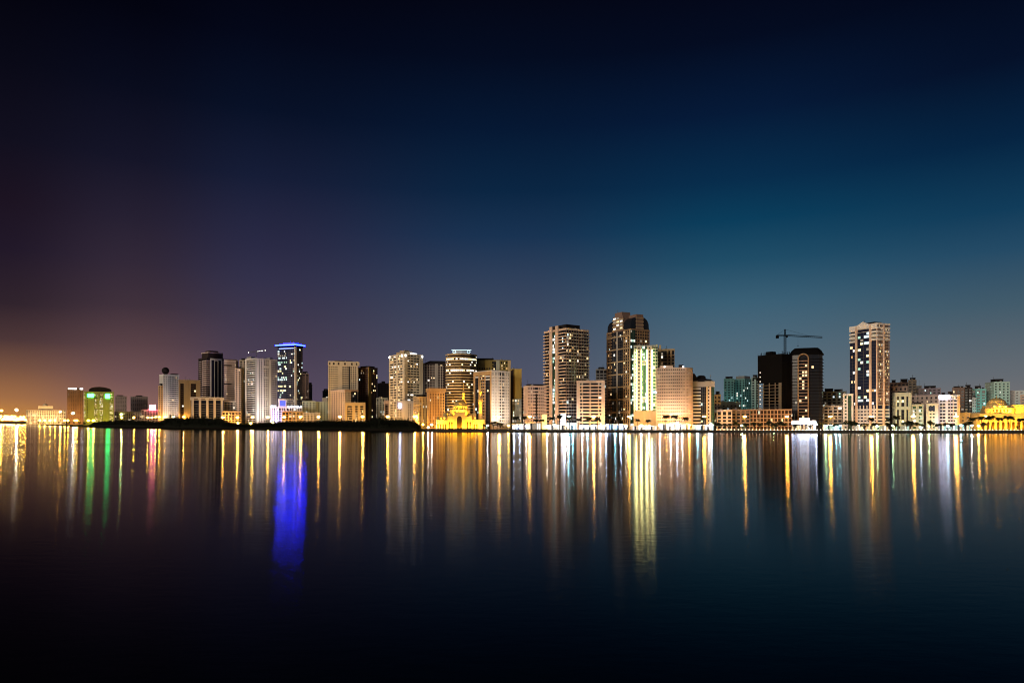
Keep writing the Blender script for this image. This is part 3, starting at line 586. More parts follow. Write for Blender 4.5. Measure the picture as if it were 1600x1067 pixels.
def vault(x0, x1, y0, y1, z0, h, name, mat, par, n=10, pw=.5):
    q = MB(); prof = []
    for i in range(n+1):
        a = math.pi*i/n; prof.append(((x0+x1)/2-(x1-x0)/2*math.cos(a), z0+h*math.sin(a)**pw))
    k = len(prof)
    for y in (y0, y1):
        for x, z in prof: q.v.append((x, y, z))
    q.f = [tuple(range(k)), tuple(range(2*k-1, k-1, -1))]+[(i, k+i, k+i+1, i+1) for i in range(k-1)]+[(0, k-1, 2*k-1, k)]; q.m = [0]*len(q.f)
    return q.build(name, mat, par)
hv = zt-b.H
vault(.5, b.wr-.5, .5, b.wl-.5, b.H-.3, hv*.72, 'crown_vault', 'glass', ro, pw=.6)
q = MB(); q.box(-.3, b.wl*.3, b.H-.3, b.wr*.5, b.wl*.72, b.H+hv*.8); q.box(.5, b.wl*.36, b.H+hv*.8, b.wr*.45, b.wl*.66, zt); q.build('crown_gable', 'brown', ro)
q = MB(); q.box(b.wr*.3, -.3, b.H-.3, b.wr*.66, b.wl*.4, b.H+hv*.8); q.build('crown_gable', 'brown', ro)
for k in range(4): MB().box(-.6, b.wl*.28, b.H+1+k*hv*.18, .2, b.wl*.74, b.H+1+k*hv*.18+1.2).build('crown_band', 'sand', ro); MB().box(b.wr*.28, -.6, b.H+1+k*hv*.18, b.wr*.68, .2, b.H+1+k*hv*.18+1.2).build('crown_band', 'tan', ro)
MB().bar((b.wr*.1, b.wl*.6, zt-.5), (b.wr*.1, b.wl*.6, zt+4), .3).build('mast', 'metal', ro)
for k in range(4):
    for j in range(3):
        if (k*3+j) % 4 != 1: MB().box(-.5, b.wl*(.32+j*.14), b.H+2.4+k*hv*.18, -.2, b.wl*(.42+j*.14), b.H+4.2+k*hv*.18).build('crown_window', ('lit_warm', 'lit_dim', 'lit_white')[(k+j) % 3], ro)
b.done()
# green and yellow floodlit tower
b = Tower('floodlit_tower', 'tower with two bright yellow lit pilasters flanking green glass', 765, 990, 1028, 540, None, 'greygreen', 'glassgreen', depth=24)
b.core(); b.bands(1.1); emit_mat('added_tube_yellow', (1, .90, .36), 42, True)
b.pier('f', .0, .06, d=.3)
for f in (.12, .55):
    b.pier('f', f, f+.2, d=1.4, mat='cream', name='pilaster', z0=b.z(642))
    for g in (f-.012, f+.2): b.box('added_light_tube', 'added_tube_yellow', g, g+.014, .7, 1.75, b.z(640), b.H-5)  # glowing tubes added in place of the uplights that wash the pilasters
    for j in range(18): b.box('pilaster_window', 'glass', f+.07, f+.13, 1.35, 1.5, b.z(640)+j*4, b.z(640)+j*4+1.7)
b.curtain('f', .34, .53, 3, d=.4, mat='glassgreen', lit=.22, mix='g'); b.grid('f', .78, 1, 2, .15, hb=1.1, lit=.1, mix='c')
for zz in (b.z(566), b.z(623), b.z(570)): b.box('lit_belt', 'sand', .32, .75, .3, 1.2, zz, zz+1.4)
b.box('base_wall', 'sand', 0, 1, -.5, 1.9, -.3, b.z(642)); b.box('blue_sign', 'sign_ice', .72, .95, .4, .8, b.z(614), b.z(612)); b.roof(boxes=[], plant=False); b.done()
b = Tower('office_tower', 'stepped tower with lit stone fins behind the white round cornered block', 800, 1024, 1054, 546, None, 'sand', 'glass', depth=24)
b.core(); b.bands(1.2); b.pier('f', .02, .14, d=.9, z1=b.z(538), name='fin'); b.pier('f', .2, .3, d=.9, z1=b.z(539), name='fin'); b.grid('f', .3, .6, 3, .12, hb=1.2, lit=.06, mat='cream'); b.pier('f', .6, .68, d=.9, name='fin'); b.pier('f', .76, .86, d=.9, name='fin'); b.grid('f', .86, 1, 1, .2, hb=1.2, lit=.1); b.roof(boxes=[(.5, .6, .2, .4, 1)]); b.done()
# white block with round corner
root, P, H, sc = poly_tower('round_cornered_block', 'white apartment block with small windows and a rounded orange lit corner', 745, 1027, 1082, 574, 'blush', 'glass', 3.5, 1.9,
    [(-1, 0), (.0, 0), (.32, .04), (.6, .14), (.82, .32), (.96, .55), (1, .8), (1, 1.2), (-1, 1.2)], .06, 'b', range(6))
I = [(x, y) for x, y in P]
for ei, nb in ((0, 8), (1, 3), (2, 3), (3, 3), (4, 3), (5, 3)):
    (ax, ay), (bx, by) = P[ei], P[ei+1]; L_ = math.hypot(bx-ax, by-ay); ang = math.atan2(by-ay, bx-ax)
    for i in range(nb+1 if ei == 5 else nb):
        q = MB().box(-(.27 if ei == 0 else .25)*L_/nb, -.06, -.3, .25*L_/nb, .9, H-1); q.build('pier', 'blush', root, (ax+(bx-ax)*i/nb, ay+(by-ay)*i/nb, 0), rz=ang)
MB().box(-16, 4, H-.2, -2, 12, H+2.4).build('plant_room', 'blush', root); MB().box(4, 5, H-.2, 9, 10, H+3.2).build('plant_room', 'roofdark', root)
for x in (-11, 9): MB().box(x-.6, .2, H+.2, x+.6, 1, H+1.6).build('roof_light', 'flood_white', root)
b = Tower('office_building', 'office block with white stripes, black glass and a low dark domed roof', 760, 1081, 1116, 596, None, 'grey', depth=24)
b.core(); b.bands(1.8, mat='pale'); b.grid('f', 0, .06, 1, .3, hb=1.8, lit=0); b.curtain('f', .4, .64, 3, d=.4, lit=.06, mix='c'); b.pier('f', .64, .72, d=.7, mat='sand'); b.pier('f', .78, .86, d=.5, mat='blush'); b.curtain('f', .86, 1, 2, d=.2, mat='glassgreen', lit=.03)
b.box('cornice', 'stone', -.02, 1.02, -.6, .9, b.H-6, b.H-.4); ro = b.roof(plant=False, mat='stone')
MB().lathe([(13, 0), (12.4, 2), (10, 3.2), (5, 4), (4.6, 6.5), (3, 7.6), (0, 8)], 18, (b.wr*.42, 12, b.H-.3)).build('dome', 'roofdark', ro, smooth=True); MB().prism([(0, 1), (8, 1), (8, 10), (0, 10)], b.H-.3, b.H+9, top=[(0, 1), (3, 1), (3, 10), (0, 10)]).build('sloped_roof', 'roofdark', ro); b.done()
simple('apartment_block', 'narrow pale block with stepped top after the domed office block', 790, 1115.5, 1126, 617, None, 'cream', p=.5, hb=1.8, lit=.08)
simple('apartment_block', 'flat teal apartment slab with a thin roof slab, first of the teal cluster', 1000, 1131, 1147, 592, None, 'teal', p=.5, hb=1.8, lit=.05, mix='g')
b = simple('apartment_tower', 'darker teal tower with stepped roof in the middle of the teal cluster', 1010, 1145, 1175, 592, 1164, 'teal', p=.4, hb=1.6, lit=.12, mix='g', boxes=[(.1, .9, .1, .8, 4.5)], pm='grey')
simple('apartment_block', 'pale teal slab beside the dark construction tower', 1020, 1174, 1186, 590, None, 'palegreen', p=.5, hb=1.8, lit=.06, mix='g')
simple('apartment_block', 'low white block in front of the teal cluster', 860, 1122, 1158, 628, None, 'palegreen', p=.6, hb=2.0, lit=.04, mix='g', boxes=[])
simple('apartment_block', 'low pale flats with dark balconies at the promenade before the white low block', 760, 1120, 1144, 641, None, 'pink', p=.4, hb=1.5, lit=.07, boxes=[], balc=(('f', .35, .9, 1.2),))
simple('apartment_block', 'low brown block behind the lamp beside the construction tower', 765, 1143, 1172, 640, None, 'brown', p=.35, hb=1.3, lit=.12, boxes=[])
# construction tower
b = Tower('construction_tower', 'unfinished dark concrete tower below the tower crane', 765, 1184, 1236, 552, 1222, 'concrete', 'dark', a=58, fh=3.6)
b.sep = True
zb = b.z(639); MB().box(4, 4, -.3, b.wr-4, b.wl-4, b.H-2).build('core_wall', 'dark', b.root); b.bands(.5)
for f in (0, .22, .46, .7, .93):
    for face in 'l': b.pier(face, f, f+.035, d=.0, name='column', inner=-.6)
for f in (.04, .5, .95): b.pier('f', f, f+.045, d=.0, name='column', inner=-.6)
b.pier('l', .86, .97, d=.1, name='stair_wall'); b.box('dark_sheeting', 'dark', 0, 1, -.3, .12, b.H*.62, b.H-.4, 'l'); b.box('dark_sheeting', 'dark', 0, 1, -.3, .12, b.H*.2, b.H-.4, 'f')
emit_mat('work_lamp', (1, .8, .6), 1.6)
for i in range(9): MB().box(-.9, b.wl*.87, b.H*(.28+.06*i), -.2, b.wl*.9, b.H*(.28+.06*i)+1).build('work_lamp', 'work_lamp', b.root)
q = MB(); random.seed(3)
for i in range(26): x = random.uniform(0, b.wr); q.bar((x, .4, b.H-.5), (x, .4, b.H+random.uniform(1, 3)), .16); y = random.uniform(0, b.wl); q.bar((.4, y, b.H-.5), (.4, y, b.H+random.uniform(1, 3)), .18)
q.build('rebar', 'dark', b.root, kind='stuff'); MB().box(2, b.wl*.45, b.H-.5, 10, b.wl*.7, b.H+3.4).build('formwork', 'dark', b.root); MB().bar((-1.2, b.wl+.4, 0), (-1.2, b.wl+.4, b.H*.72), .6).box(-7, b.wl-1, b.H*.68, 1, b.wl+2, b.H*.68+1.6).build('hoist', 'dark', b.root); b.done()
b = Tower('podium', 'orange lit podium frame at the foot of the construction tower', 745, 1171, 1237, 640, None, 'brown', 'glassbrown', depth=14, fh=4.2)
b.core(); b.bands(.9); b.grid('f', 0, 1, 12, .25, hb=.9, lit=.07, mix='w'); b.roof(boxes=[], plant=False, h=1); b.done()
cr = thing('tower_crane', 'tall dark tower crane standing over the construction tower', 'crane', (PX(1226.6, 800), 800, G)); ztop = PZ(524, 800)-G
def lattice(a, b, w_, n_, name, mat, par):
    a = Vector(a); b = Vector(b); d = (b-a)/n_; dn = d.normalized(); u = Vector((0, 1, 0)) if abs(dn.y) < .9 else Vector((1, 0, 0)); v = dn.cross(u).normalized(); q = MB(); C = [(u*sx_+v*sy_)*w_/2 for sx_, sy_ in ((1, 1), (1, -1), (-1, -1), (-1, 1))]
    for c in C: q.bar(a+c, b+c, .2)
    for i in range(n_):
        for j in range(4): q.bar(a+d*i+C[j], a+d*(i+1)+C[(j+1) % 4], .1)
    return q.build(name, mat, par)
MB().box(-2, -2, -.2, 2, 2, 1).build('base', 'metal', cr); lattice((0, 0, .5), (0, 0, ztop), 2.0, 40, 'mast', 'dark', cr); jy = -8
lattice((0, 0, ztop), (40, jy, ztop-3.2), 1.5, 18, 'jib', 'dark', cr); lattice((0, 0, ztop), (-9, 2, ztop+.4), 1.4, 4, 'counter_jib', 'dark', cr)
MB().box(-9.6, .8, ztop-3.2, -6.8, 3.2, ztop+.2).build('counterweight', 'dark', cr); MB().box(.6, -1.8, ztop-2.6, 2.6, .2, ztop-.4).build('cab', 'dark', cr)
lattice((0, 0, ztop), (0, 0, ztop+7.2), 1.1, 4, 'apex', 'dark', cr); MB().bar((0, 0, ztop+7), (26, jy*.65, ztop-1.2), .1).bar((0, 0, ztop+7), (-8.5, 1.9, ztop+.9), .1).build('tie_bar', 'dark', cr); MB().bar((14, jy*.35, ztop-1.5), (14, jy*.35, ztop-12), .07).box(13.6, jy*.35-.4, ztop-13, 14.4, jy*.35+.4, ztop-12).build('hook', 'dark', cr)
# dark rounded tower
root, P, H, sc = poly_tower('rounded_dark_tower', 'black glass tower with rounded shoulders and a bronze arched centre panel', 770, 1235, 1285, 552, 'dark', 'glass', 3.6, .7,
    [(-1, .35), (-.85, .08), (-.4, -.04), (.3, -.06), (.75, .08), (.95, .35), (1, .8), (.8, 1.2), (-.8, 1.2)], .022, 'w', range(6))
hh = PZ(543, 770)-G-H
MB().prism(sc(.3), H-.2, H+hh*.55, top=sc(2.2)).prism(sc(2.2), H+hh*.55, H+hh, top=sc(5.5)).build('crown', 'dark', root)
x0, x1 = -9.2, 2.6; q = MB(); q.box(x0, -3.2, -.3, x0+1.3, -.2, H-6).box(x1-1.3, -3.2, -.3, x1, -.2, H-6); q.build('arch_frame', 'bronze', root); r0 = (x1-x0)/2; q = MB()
for i in range(10):
    a0, a1 = math.pi*i/10, math.pi*(i+1)/10; P_ = lambda a, r, y: ((x0+x1)/2+r*math.cos(a), y, H-6+r*math.sin(a))
    q.quad(P_(a0, r0, -3.2), P_(a0, r0-1.3, -3.2), P_(a1, r0-1.3, -3.2), P_(a1, r0, -3.2)); q.quad(P_(a0, r0, -.6), P_(a0, r0, -3.2), P_(a1, r0, -3.2), P_(a1, r0, -.6)); q.quad(P_(a0, r0-1.3, -3.2), P_(a0, r0-1.3, -.6), P_(a1, r0-1.3, -.6), P_(a1, r0-1.3, -3.2))
q.build('arch', 'bronze', root)
me = MB().box(x0+1.3, -2.7, 0, x1-1.3, -.4, 1.2).mesh('panel_band', 'brown')
for i in range(int((H-6)/3.6)): put('panel_band', me, root, (0, 0, i*3.6+1.5))
q = MB(); random.seed(9)
for i in range(int((H-8)/3.6)):
    for j in range(3):
        if random.random() < .13: xx = x0+1.8+j*3; q.quad((xx, -2.2, i*3.6+2.8), (xx+2.2, -2.2, i*3.6+2.8), (xx+2.2, -2.2, i*3.6+4.9), (xx, -2.2, i*3.6+4.9))
q.build('lit_window', 'lit_warm', root, kind='stuff')
random.seed(11)
b = Tower('entrance_podium', 'low showroom with a long blue white sign under the black rounded tower', 728, 1237, 1275, 657.5, None, 'pale', depth=12, fh=6)
b.core(); b.bands(.5); emit_mat('sign_blue_white', (.5, .62, 1), 17, True); b.box('long_sign', 'sign_blue_white', 0, 1, .2, 1.0, b.H-3.2, b.H-.8); b.box('upper_sign', 'flood_white', .33, .72, .2, .8, b.H+.7, b.H+3)
for k in range(7): b.pier('f', .03+k*.155, .055+k*.155, d=.9, name='column'); 
b.lit('f', 0, 1, 9, 0, b.H-1, .7, 'b', .6, .2); b.roof(boxes=[], plant=False, h=.7); b.done()
# between the dark tower and white tower
b = simple('apartment_block', 'dim stepped block with a dark roof garden beside the black rounded tower', 850, 1285, 1322, 612, None, 'greygreen', p=.4, hb=1.5, lit=.14, mix='g', boxes=[(.1, .45, .2, .8, 4), (.5, .85, .2, .6, 3)])
simple('hotel_block', 'low dim block with lit balconies before the stepped block', 790, 1287, 1316, 634, None, 'stone', p=.3, hb=1.2, lit=.15, mix='w', boxes=[])
b = Tower('office_building', 'narrow pale building with a dark green glass slot beside the striped white tower', 780, 1317, 1333, 616, None, 'pale', 'glassgreen', depth=18, sep=True)
b.core(); b.bands(2.0); b.pier('f', 0, .14, d=.2); b.grid('f', .14, .4, 1, .3, hb=2, lit=.05); b.pier('f', .36, .5, d=.2); b.curtain('f', .5, .84, 3, d=.1, z1=b.H-4, lit=.04, mat='glassgreen'); b.pier('f', .84, 1, d=.2); b.roof(plant=False); b.done()
# striped white tower
b = Tower('striped_white_tower', 'tall white tower with dark blue glass strips and striped top corners', 760, 1328, 1390, 505, 1371, 'blush', 'glassblue', a=50, fh=3.6)
b.core(); zb = b.z(633); zt = b.z(531)
b.bands(2.0, z1=zb, mat='pale'); b.curtain('l', 0, .22, 2, z0=zb, z1=zt, d=.05, mat='glassblue', lit=.04, mix='b'); b.pier('l', .22, .285, d=1.2, name='pilaster'); b.curtain('l', .285, .73, 2, z0=zb, d=.1, mat='glassblue', lit=.3, mix='c', z1=b.H-8); b.pier('l', .73, .795, d=1.2, name='pilaster'); b.curtain('l', .8, .96, 2, z0=zb, z1=zt, d=.05, mat='glassblue', lit=.05, mix='b'); b.pier('l', .96, 1, d=.4)
for k in range(5):
    for f0, f1 in ((-.01, .22), (.8, 1.02)): b.box('top_stripe', 'white', f0, f1, -.5, .7, zt+k*4.2, zt+k*4.2+2.1, 'l')
    b.box('top_stripe', 'white', -.01, .44, -.5, .7, zt+k*4.2, zt+k*4.2+2.1, 'f'); b.box('top_stripe', 'white', .6, 1.01, -.5, .7, zt+k*4.2, zt+k*4.2+2.1, 'f')
b.box('top_beam', 'white', -.01, 1.0, -.5, .8, b.H-4.2, b.H-.3, 'l'); q = MB(); q.v = [(-1.3, b.wl*.8, b.H-1), (-1.3, b.wl*.2, b.H-1), (-1.3, b.wl*.5, b.H+4), (1, b.wl*.8, b.H-1), (1, b.wl*.2, b.H-1), (1, b.wl*.5, b.H+4)]; q.f = [(0, 1, 2), (5, 4, 3), (0, 2, 5, 3), (2, 1, 4, 5), (1, 0, 3, 4)]; q.m = [0]*5; q.build('gable', 'white', b.root)
b.bands(1.0, z0=zb, z1=b.H, mat='stone', proud=-.04); b.grid('f', .0, .44, 4, .3, z0=zb, hb=1.6, lit=.3, mix='y', mat='brown'); b.pier('f', .46, .56, d=1.0, name='pilaster'); b.grid('f', .6, 1, 4, .3, z0=zb, hb=1.6, lit=.3, mix='y', mat='brown')
b.grid('l', 0, 1, 8, .2, z1=zb, hb=2.0, lit=.1, mat='pale'); b.roof(boxes=[(.2, .8, .2, .7, 2.5)], mat='white'); b.done()
# right hand low town
simple('apartment_block', 'rear brown grey block with rooftop tanks just past the striped white tower', 930, 1390, 1421, 598, None, 'brown', p=.4, hb=1.5, lit=.03, boxes=[(.1, .3, .2, .6, 4), (.55, .9, .2, .6, 5)])
simple('apartment_block', 'narrow tan slab rising above its lower rear neighbours', 910, 1419, 1432, 594, None, 'stone', p=.4, hb=1.7, lit=.05)
simple('apartment_block', 'pale rounded top block behind the cream arched building', 830, 1390, 1418, 604, None, 'pink', p=.6, hb=2.2, lit=.05, boxes=[])
b = Tower('arched_window_building', 'cream building with tall narrow arched window slots', 770, 1394, 1424, 614, 1399, 'greygreen', a=16, depth=20)
b.core(); b.bands(2.2, mat='greygreen')
for f0, f1 in ((0, .1), (.22, .36), (.56, .68), (.8, 1)): b.pier('f', f0, f1, d=.5)
for zz in (b.z(640), b.H-4): b.box('spandrel', 'greygreen', 0, 1, -.3, .45, zz, zz+3.6)
for f0, f1 in ((.1, .22), (.36, .56), (.68, .8)): b.curtain('f', f0+.01, f1-.01, 1, d=.2, z1=b.H-4, lit=.05, mix='y')
b.grid('l', 0, 1, 4, .6, hb=2.2, lit=.1); b.roof(boxes=[(.25, .75, .2, .6, 1.6)]); b.done()
simple('apartment_block', 'long pink block behind the two small green buildings', 810, 1423, 1466, 618, None, 'pink', p=.6, hb=2.2, lit=.05, boxes=[])
simple('apartment_block', 'rear mauve block with a pitched dark roof above the long pink block', 920, 1430, 1470, 607, None, 'violet', p=.45, hb=1.6, lit=.06, mix='g', boxes=[(.35, .8, .2, .8, 3.5)])
simple('apartment_block', 'rear dark teal block with a small roof turret', 990, 1424, 1440, 603, None, 'grey', p=.4, lit=.04, mix='g', boxes=[(.2, .5, .2, .5, 6)])
simple('shop_building', 'small green grey building with lit windows beside the cream arched building', 765, 1424, 1443, 632, None, 'greygreen', p=.45, hb=1.6, lit=.2, mix='g', glass='glassgreen', boxes=[(.2, .8, .2, .6, 2)])
b = Tower('shop_building', 'small cream building with a teal picture window near its top', 765, 1447, 1466, 631, None, 'cream', 'glassgreen', depth=18)
b.core(); b.bands(2.0); b.pier('f', 0, .24, d=.2); b.pier('f', .76, 1, d=.2); b.grid('f', .24, .76, 2, .4, hb=2, lit=.06, mix='g'); b.box('picture_window', 'glassblue', .2, .72, .1, .4, b.z(642), b.z(634.5)); b.roof(plant=False); b.done()
b = Tower('sign_building', 'pale blue lit building with a glowing white rooftop sign and an orange end', 770, 1466, 1500, 618, None, 'pale', depth=24)
b.core(); b.bands(1.5); b.pier('f', 0, .06, d=.2); b.grid('f', .06, .34, 2, .12, hb=1.5, lit=.1, mix='g'); b.pier('f', .34, .44, d=.2); b.grid('f', .44, .68, 2, .3, hb=1.5, lit=.1, mat='violet'); b.grid('f', .7, .88, 1, .3, hb=1.5, lit=.4, mix='y', mat='blush'); b.pier('f', .88, 1, d=.4, mat='orange')
b.roof(boxes=[(.15, .3, .3, .6, 3.5), (.45, .66, .3, .7, 4.5)]); emit_mat('sign_white', (.74, .72, 1), 17, True); b.box('roof_sign', 'sign_white', .05, .52, .3, 1.2, b.z(622.5), b.z(617.3)); b.done()
simple('apartment_block', 'dark brown block behind the orange ended sign building', 880, 1488, 1507, 606, None, 'brown', p=.4, hb=1.5, lit=.06, boxes=[(.1, .9, .1, .8, 2)])
simple('apartment_block', 'very dark narrow block between brown and teal blocks', 890, 1507, 1519, 606, None, 'darkbrown', p=.4, hb=1.5, lit=.05)
simple('apartment_block', 'teal apartment block with white front stair strip', 900, 1517, 1541, 608, None, 'teal', p=.4, hb=1.6, lit=.07, mix='g')
simple('stair_tower', 'slim white stair tower before the teal apartment block', 880, 1519, 1525.5, 622, None, 'pale', p=.5, hb=2, lit=.03)
simple('apartment_tower', 'tall pale teal tower behind the domed mosque', 900, 1539, 1578, 597, 1553, 'palegreen', p=.6, hb=2.0, lit=.05, mix='g', a=20)
simple('apartment_block', 'wide pale grey block past the tall pale teal tower', 900, 1578, 1650, 610, None, 'pale', p=.5, hb=1.8, lit=.05, mix='w')
simple('apartment_block', 'reddish block at the picture edge over the mosque wing', 850, 1594, 1650, 617, None, 'blush', p=.5, hb=1.8, lit=.08)
simple('low_wall_building', 'long low orange lit wall building before the teal apartments', 790, 1500, 1549, 645, None, 'sand', p=.6, hb=2.2, lit=.05, boxes=[], depth=14)

# ------------------------------------------------------------------ mosques
wall_mat('mosque', (.56, .42, .19), .7, .15); wall_mat('mosque_dome', (.34, .25, .10), .5, .2)
def dome(mb, c, r, seg=18, onion=1.0, drum=0., mi=0):
    prof = []
    if drum: prof += [(r*1.02, -drum), (r*1.02, 0)]
    for i in range(9):
        a = math.pi/2*i/8; prof.append((max(.02, r*math.cos(a)), r*onion*math.sin(a)))
    prof += [(.12*r*.6, r*onion*1.02), (.10*r*.5, r*onion*1.2), (.01, r*onion*1.45)]
    return mb.lathe(prof, seg, c, mi)
def arch_opening(par, x, z0, w_, h_, y, mat='glassbrown', name='arch_window'):
    q = MB(); r = w_/2; pts = [(x-r, z0), (x+r, z0), (x+r, z0+h_-r)]+[(x+r*math.cos(math.pi*i/8), z0+h_-r+r*1.15*math.sin(math.pi*i/8)) for i in range(1, 8)]+[(x-r, z0+h_-r)]
    n = len(pts); q.v = [(a, y, b_) for a, b_ in pts]+[(a, y+.4, b_) for a, b_ in pts]; q.f = [tuple(range(n)), tuple(range(2*n-1, n-1, -1))]+[(i, n+i, n+(i+1) % n, (i+1) % n) for i in range(n)]; q.m = [0]*len(q.f)
    q.build(name, mat, par)
def minaret(par, x, y, z0, ztop, r):
    h = ztop-z0
    m_ = MB().lathe([(r*1.25, -.2), (r*1.25, h*.22), (r, h*.24), (r*.92, h*.52), (r*1.5, h*.55), (r*1.5, h*.585), (r*.72, h*.59), (r*.66, h*.74), (r*1.0, h*.755), (r*1.0, h*.775), (r*.5, h*.78), (r*.42, h*.84), (.25, h*.97), (.02, h)], 10, (x, y, z0)).build('minaret', 'mosque', par)
    MB().lathe([(r*1.52, h*.585), (r*1.6, h*.587), (r*1.6, h*.60), (r*1.5, h*.60)], 10, (x, y, z0)).build('balcony_rail', 'mosque', m_)

YM = 785; s_ = YM/F
ms = thing('mosque', 'yellow floodlit mosque with two slender minarets at the water', 'mosque', (PX(717, YM), YM, G), -math.atan((717-CX)/F)*.5)
def mx(px): return (px-717)*s_
def mz(py): return PZ(py, YM)-G
def ledge_box(x0, x1, y0, y1, py0, py1, name, par, X, Z, base=None):
    z0 = -.3 if py0 is None else Z(py0); z1 = Z(py1)
    q = MB().box(X(x0), y0, z0, X(x1), y1, z1-.5).box(X(x0)-.35, y0-.35, z1-.5, X(x1)+.35, y1+.35, z1)
    return q.build(name, 'mosque', par)
ledge_box(681, 698.5, 5, 27, None, 656, 'side_wing', ms, mx, mz); ledge_box(737.5, 757, 5, 27, None, 655.5, 'side_wing', ms, mx, mz)
ledge_box(699, 737, 2, 30, None, 650, 'prayer_hall', ms, mx, mz)
ledge_box(709.5, 726.5, -2, 6, None, 645, 'portal', ms, mx, mz)
q = MB().prism([(mx(703), 11), (mx(708), 7), (mx(729), 7), (mx(734), 11), (mx(734), 26), (mx(703), 26)], mz(650)+.05, mz(640.5)); q.prism([(mx(702.4), 10.7), (mx(707.6), 6.5), (mx(729.4), 6.5), (mx(734.6), 10.7), (mx(734.6), 26.4), (mx(702.4), 26.4)], mz(641), mz(640)); q.build('octagon_tier', 'mosque', ms)
q = MB().prism([(mx(706.5), 13), (mx(711), 9.5), (mx(726), 9.5), (mx(730.5), 13), (mx(730.5), 25), (mx(706.5), 25)], mz(640)+.04, mz(634.5)); q.prism([(mx(706), 12.6), (mx(710.6), 9), (mx(726.4), 9), (mx(731), 12.6), (mx(731), 25.4), (mx(706), 25.4)], mz(635), mz(634)); q.build('octagon_tier', 'mosque', ms)
ctr = (mx(718.5), 17.5, 0); rd = mx(728)-mx(718.5)
MB().lathe([(rd, mz(634)+.03), (rd, mz(630.5)), (rd*1.08, mz(630.2)), (rd*1.06, mz(629.4)), (.1, mz(629.2))], 20, ctr).build('drum', 'mosque', ms)
q = MB(); dome(q, (ctr[0], ctr[1], mz(629.5)), rd*.92, 20, .62); q.build('main_dome', 'mosque_dome', ms, smooth=True)
for px in (704.5, 732.5): q = MB(); dome(q, (mx(px), 5.5, mz(650)), 3.3, 16, .8, .3); q.build('half_dome', 'mosque', ms, smooth=True)
for px in (711.5, 725): q = MB(); dome(q, (mx(px), 8.6, mz(640)), 1.7, 12, .9, .3); q.build('half_dome', 'mosque', ms, smooth=True)
for px in (695.6, 740.2): q = MB(); dome(q, (mx(px), 8.5, mz(648)), 2.7, 14, 1.0, mz(648)-mz(656)-.02); q.build('corner_dome', 'mosque', ms, smooth=True)
for px in (684.5, 690): q = MB(); dome(q, (mx(px), 8.5, mz(653)), 1.9, 12, 1.0, mz(653)-mz(656)-.02); q.build('corner_dome', 'mosque', ms, smooth=True)
arch_opening(ms, mx(718), .3, 5.6, mz(648)-2.2, -2.1)
for px in (702, 706, 730.5, 734.5): arch_opening(ms, mx(px), .4, 1.6, 8.5, 1.9)
for px in (684, 688, 692, 696, 741, 745, 755): arch_opening(ms, mx(px), .4, 1.7, 6.2, 4.9)
for px in (711, 715, 718.5, 722, 726): arch_opening(ms, mx(px), mz(638.5), 1.2, 2.5, 9.4)
minaret(ms, mx(722.8), 31, 0, mz(595), 1.75); minaret(ms, mx(750.5), 12, 0, mz(592.5), 1.9)
YEL = (1, .50, .015)
for px, yy, pw in ((682.5, 2.4, 3200), (686, 2.4, 3200), (690, 2.4, 3200), (694.5, 2.2, 3600), (700.5, -1, 5200), (704, -1, 5200), (708, -2.4, 4200), (712, -4.8, 5200), (718, -5.6, 6500), (724, -4.8, 5200), (728.5, -2.4, 4200), (732.5, -1, 5200), (736, -1, 5200), (740, 2.2, 3600), (744, 2.4, 3600), (748, 2.4, 3600), (753, 2.4, 3600)): spot(ms, (mx(px), yy, .6), (mx(px), yy+4, 9), YEL, pw, size=140)
for px, yy, zz, tz, pw in ((701, 4.5, 650, 643, 3000), (708, 4.4, 650, 642, 3600), (714, 4.2, 645, 636, 4600), (722, 4.2, 645, 636, 4600), (728, 4.4, 650, 642, 3600), (735, 4.5, 650, 643, 3000), (710, 8.2, 640, 632, 1500), (718, 7.8, 640, 630, 1800), (727, 8.2, 640, 632, 1500), (694, 5.8, 656, 648, 1500), (742, 5.8, 655.5, 648, 1500), (688, 5.8, 656, 650, 1200)): spot(ms, (mx(px), yy, mz(zz)+.6), (mx(718+(px-718)*.9), yy+4.5, mz(tz)), YEL, pw, size=140)
for px, py_, z1 in ((722.8, 31, 640), (750.5, 12, 655.5)):
    for dx in (-4, 4): spot(ms, (mx(px)+dx, py_-5, mz(z1)+.6 if px > 740 else mz(634)+.6), (mx(px), py_, mz(612)), YEL, 26000, size=60)
    spot(ms, (mx(px), py_-2.6, mz(620)), (mx(px), py_, mz(606)), YEL, 4000, size=80)

YM2 = 745; s2 = YM2/F
ms2 = thing('mosque', 'golden lit mosque with a broad dome behind the palms', 'mosque', (PX(1566, YM2), YM2, G), -math.atan((1566-CX)/F)*.6)
def nx(px): return (px-1566)*s2
def nz(py): return PZ(py, YM2)-G
MB().box(nx(1536), 0, -.3, nx(1640), 40, nz(647)).box(nx(1535.5), -.35, nz(647.6), nx(1640.5), 40.2, nz(646)).build('prayer_hall', 'mosque', ms2)
MB().box(nx(1583), 12, nz(646.1), nx(1632), 38, nz(633)).box(nx(1582.6), 11.6, nz(635), nx(1632.5), 38.3, nz(632)).build('upper_hall', 'mosque', ms2)
MB().prism([(nx(1554), 4), (nx(1580), 4), (nx(1587), 10), (nx(1587), 30), (nx(1547), 30), (nx(1547), 10)], nz(646.1), nz(637.5)).build('lower_tier', 'mosque', ms2)
MB().prism([(nx(1555), 8), (nx(1577), 8), (nx(1583.5), 12), (nx(1583.5), 30), (nx(1549), 30), (nx(1549), 12)], nz(637.6), nz(633.8)).build('upper_tier', 'mosque', ms2)
c2 = (nx(1565.8), 20, 0); rr = nx(1578.5)-nx(1565.8)
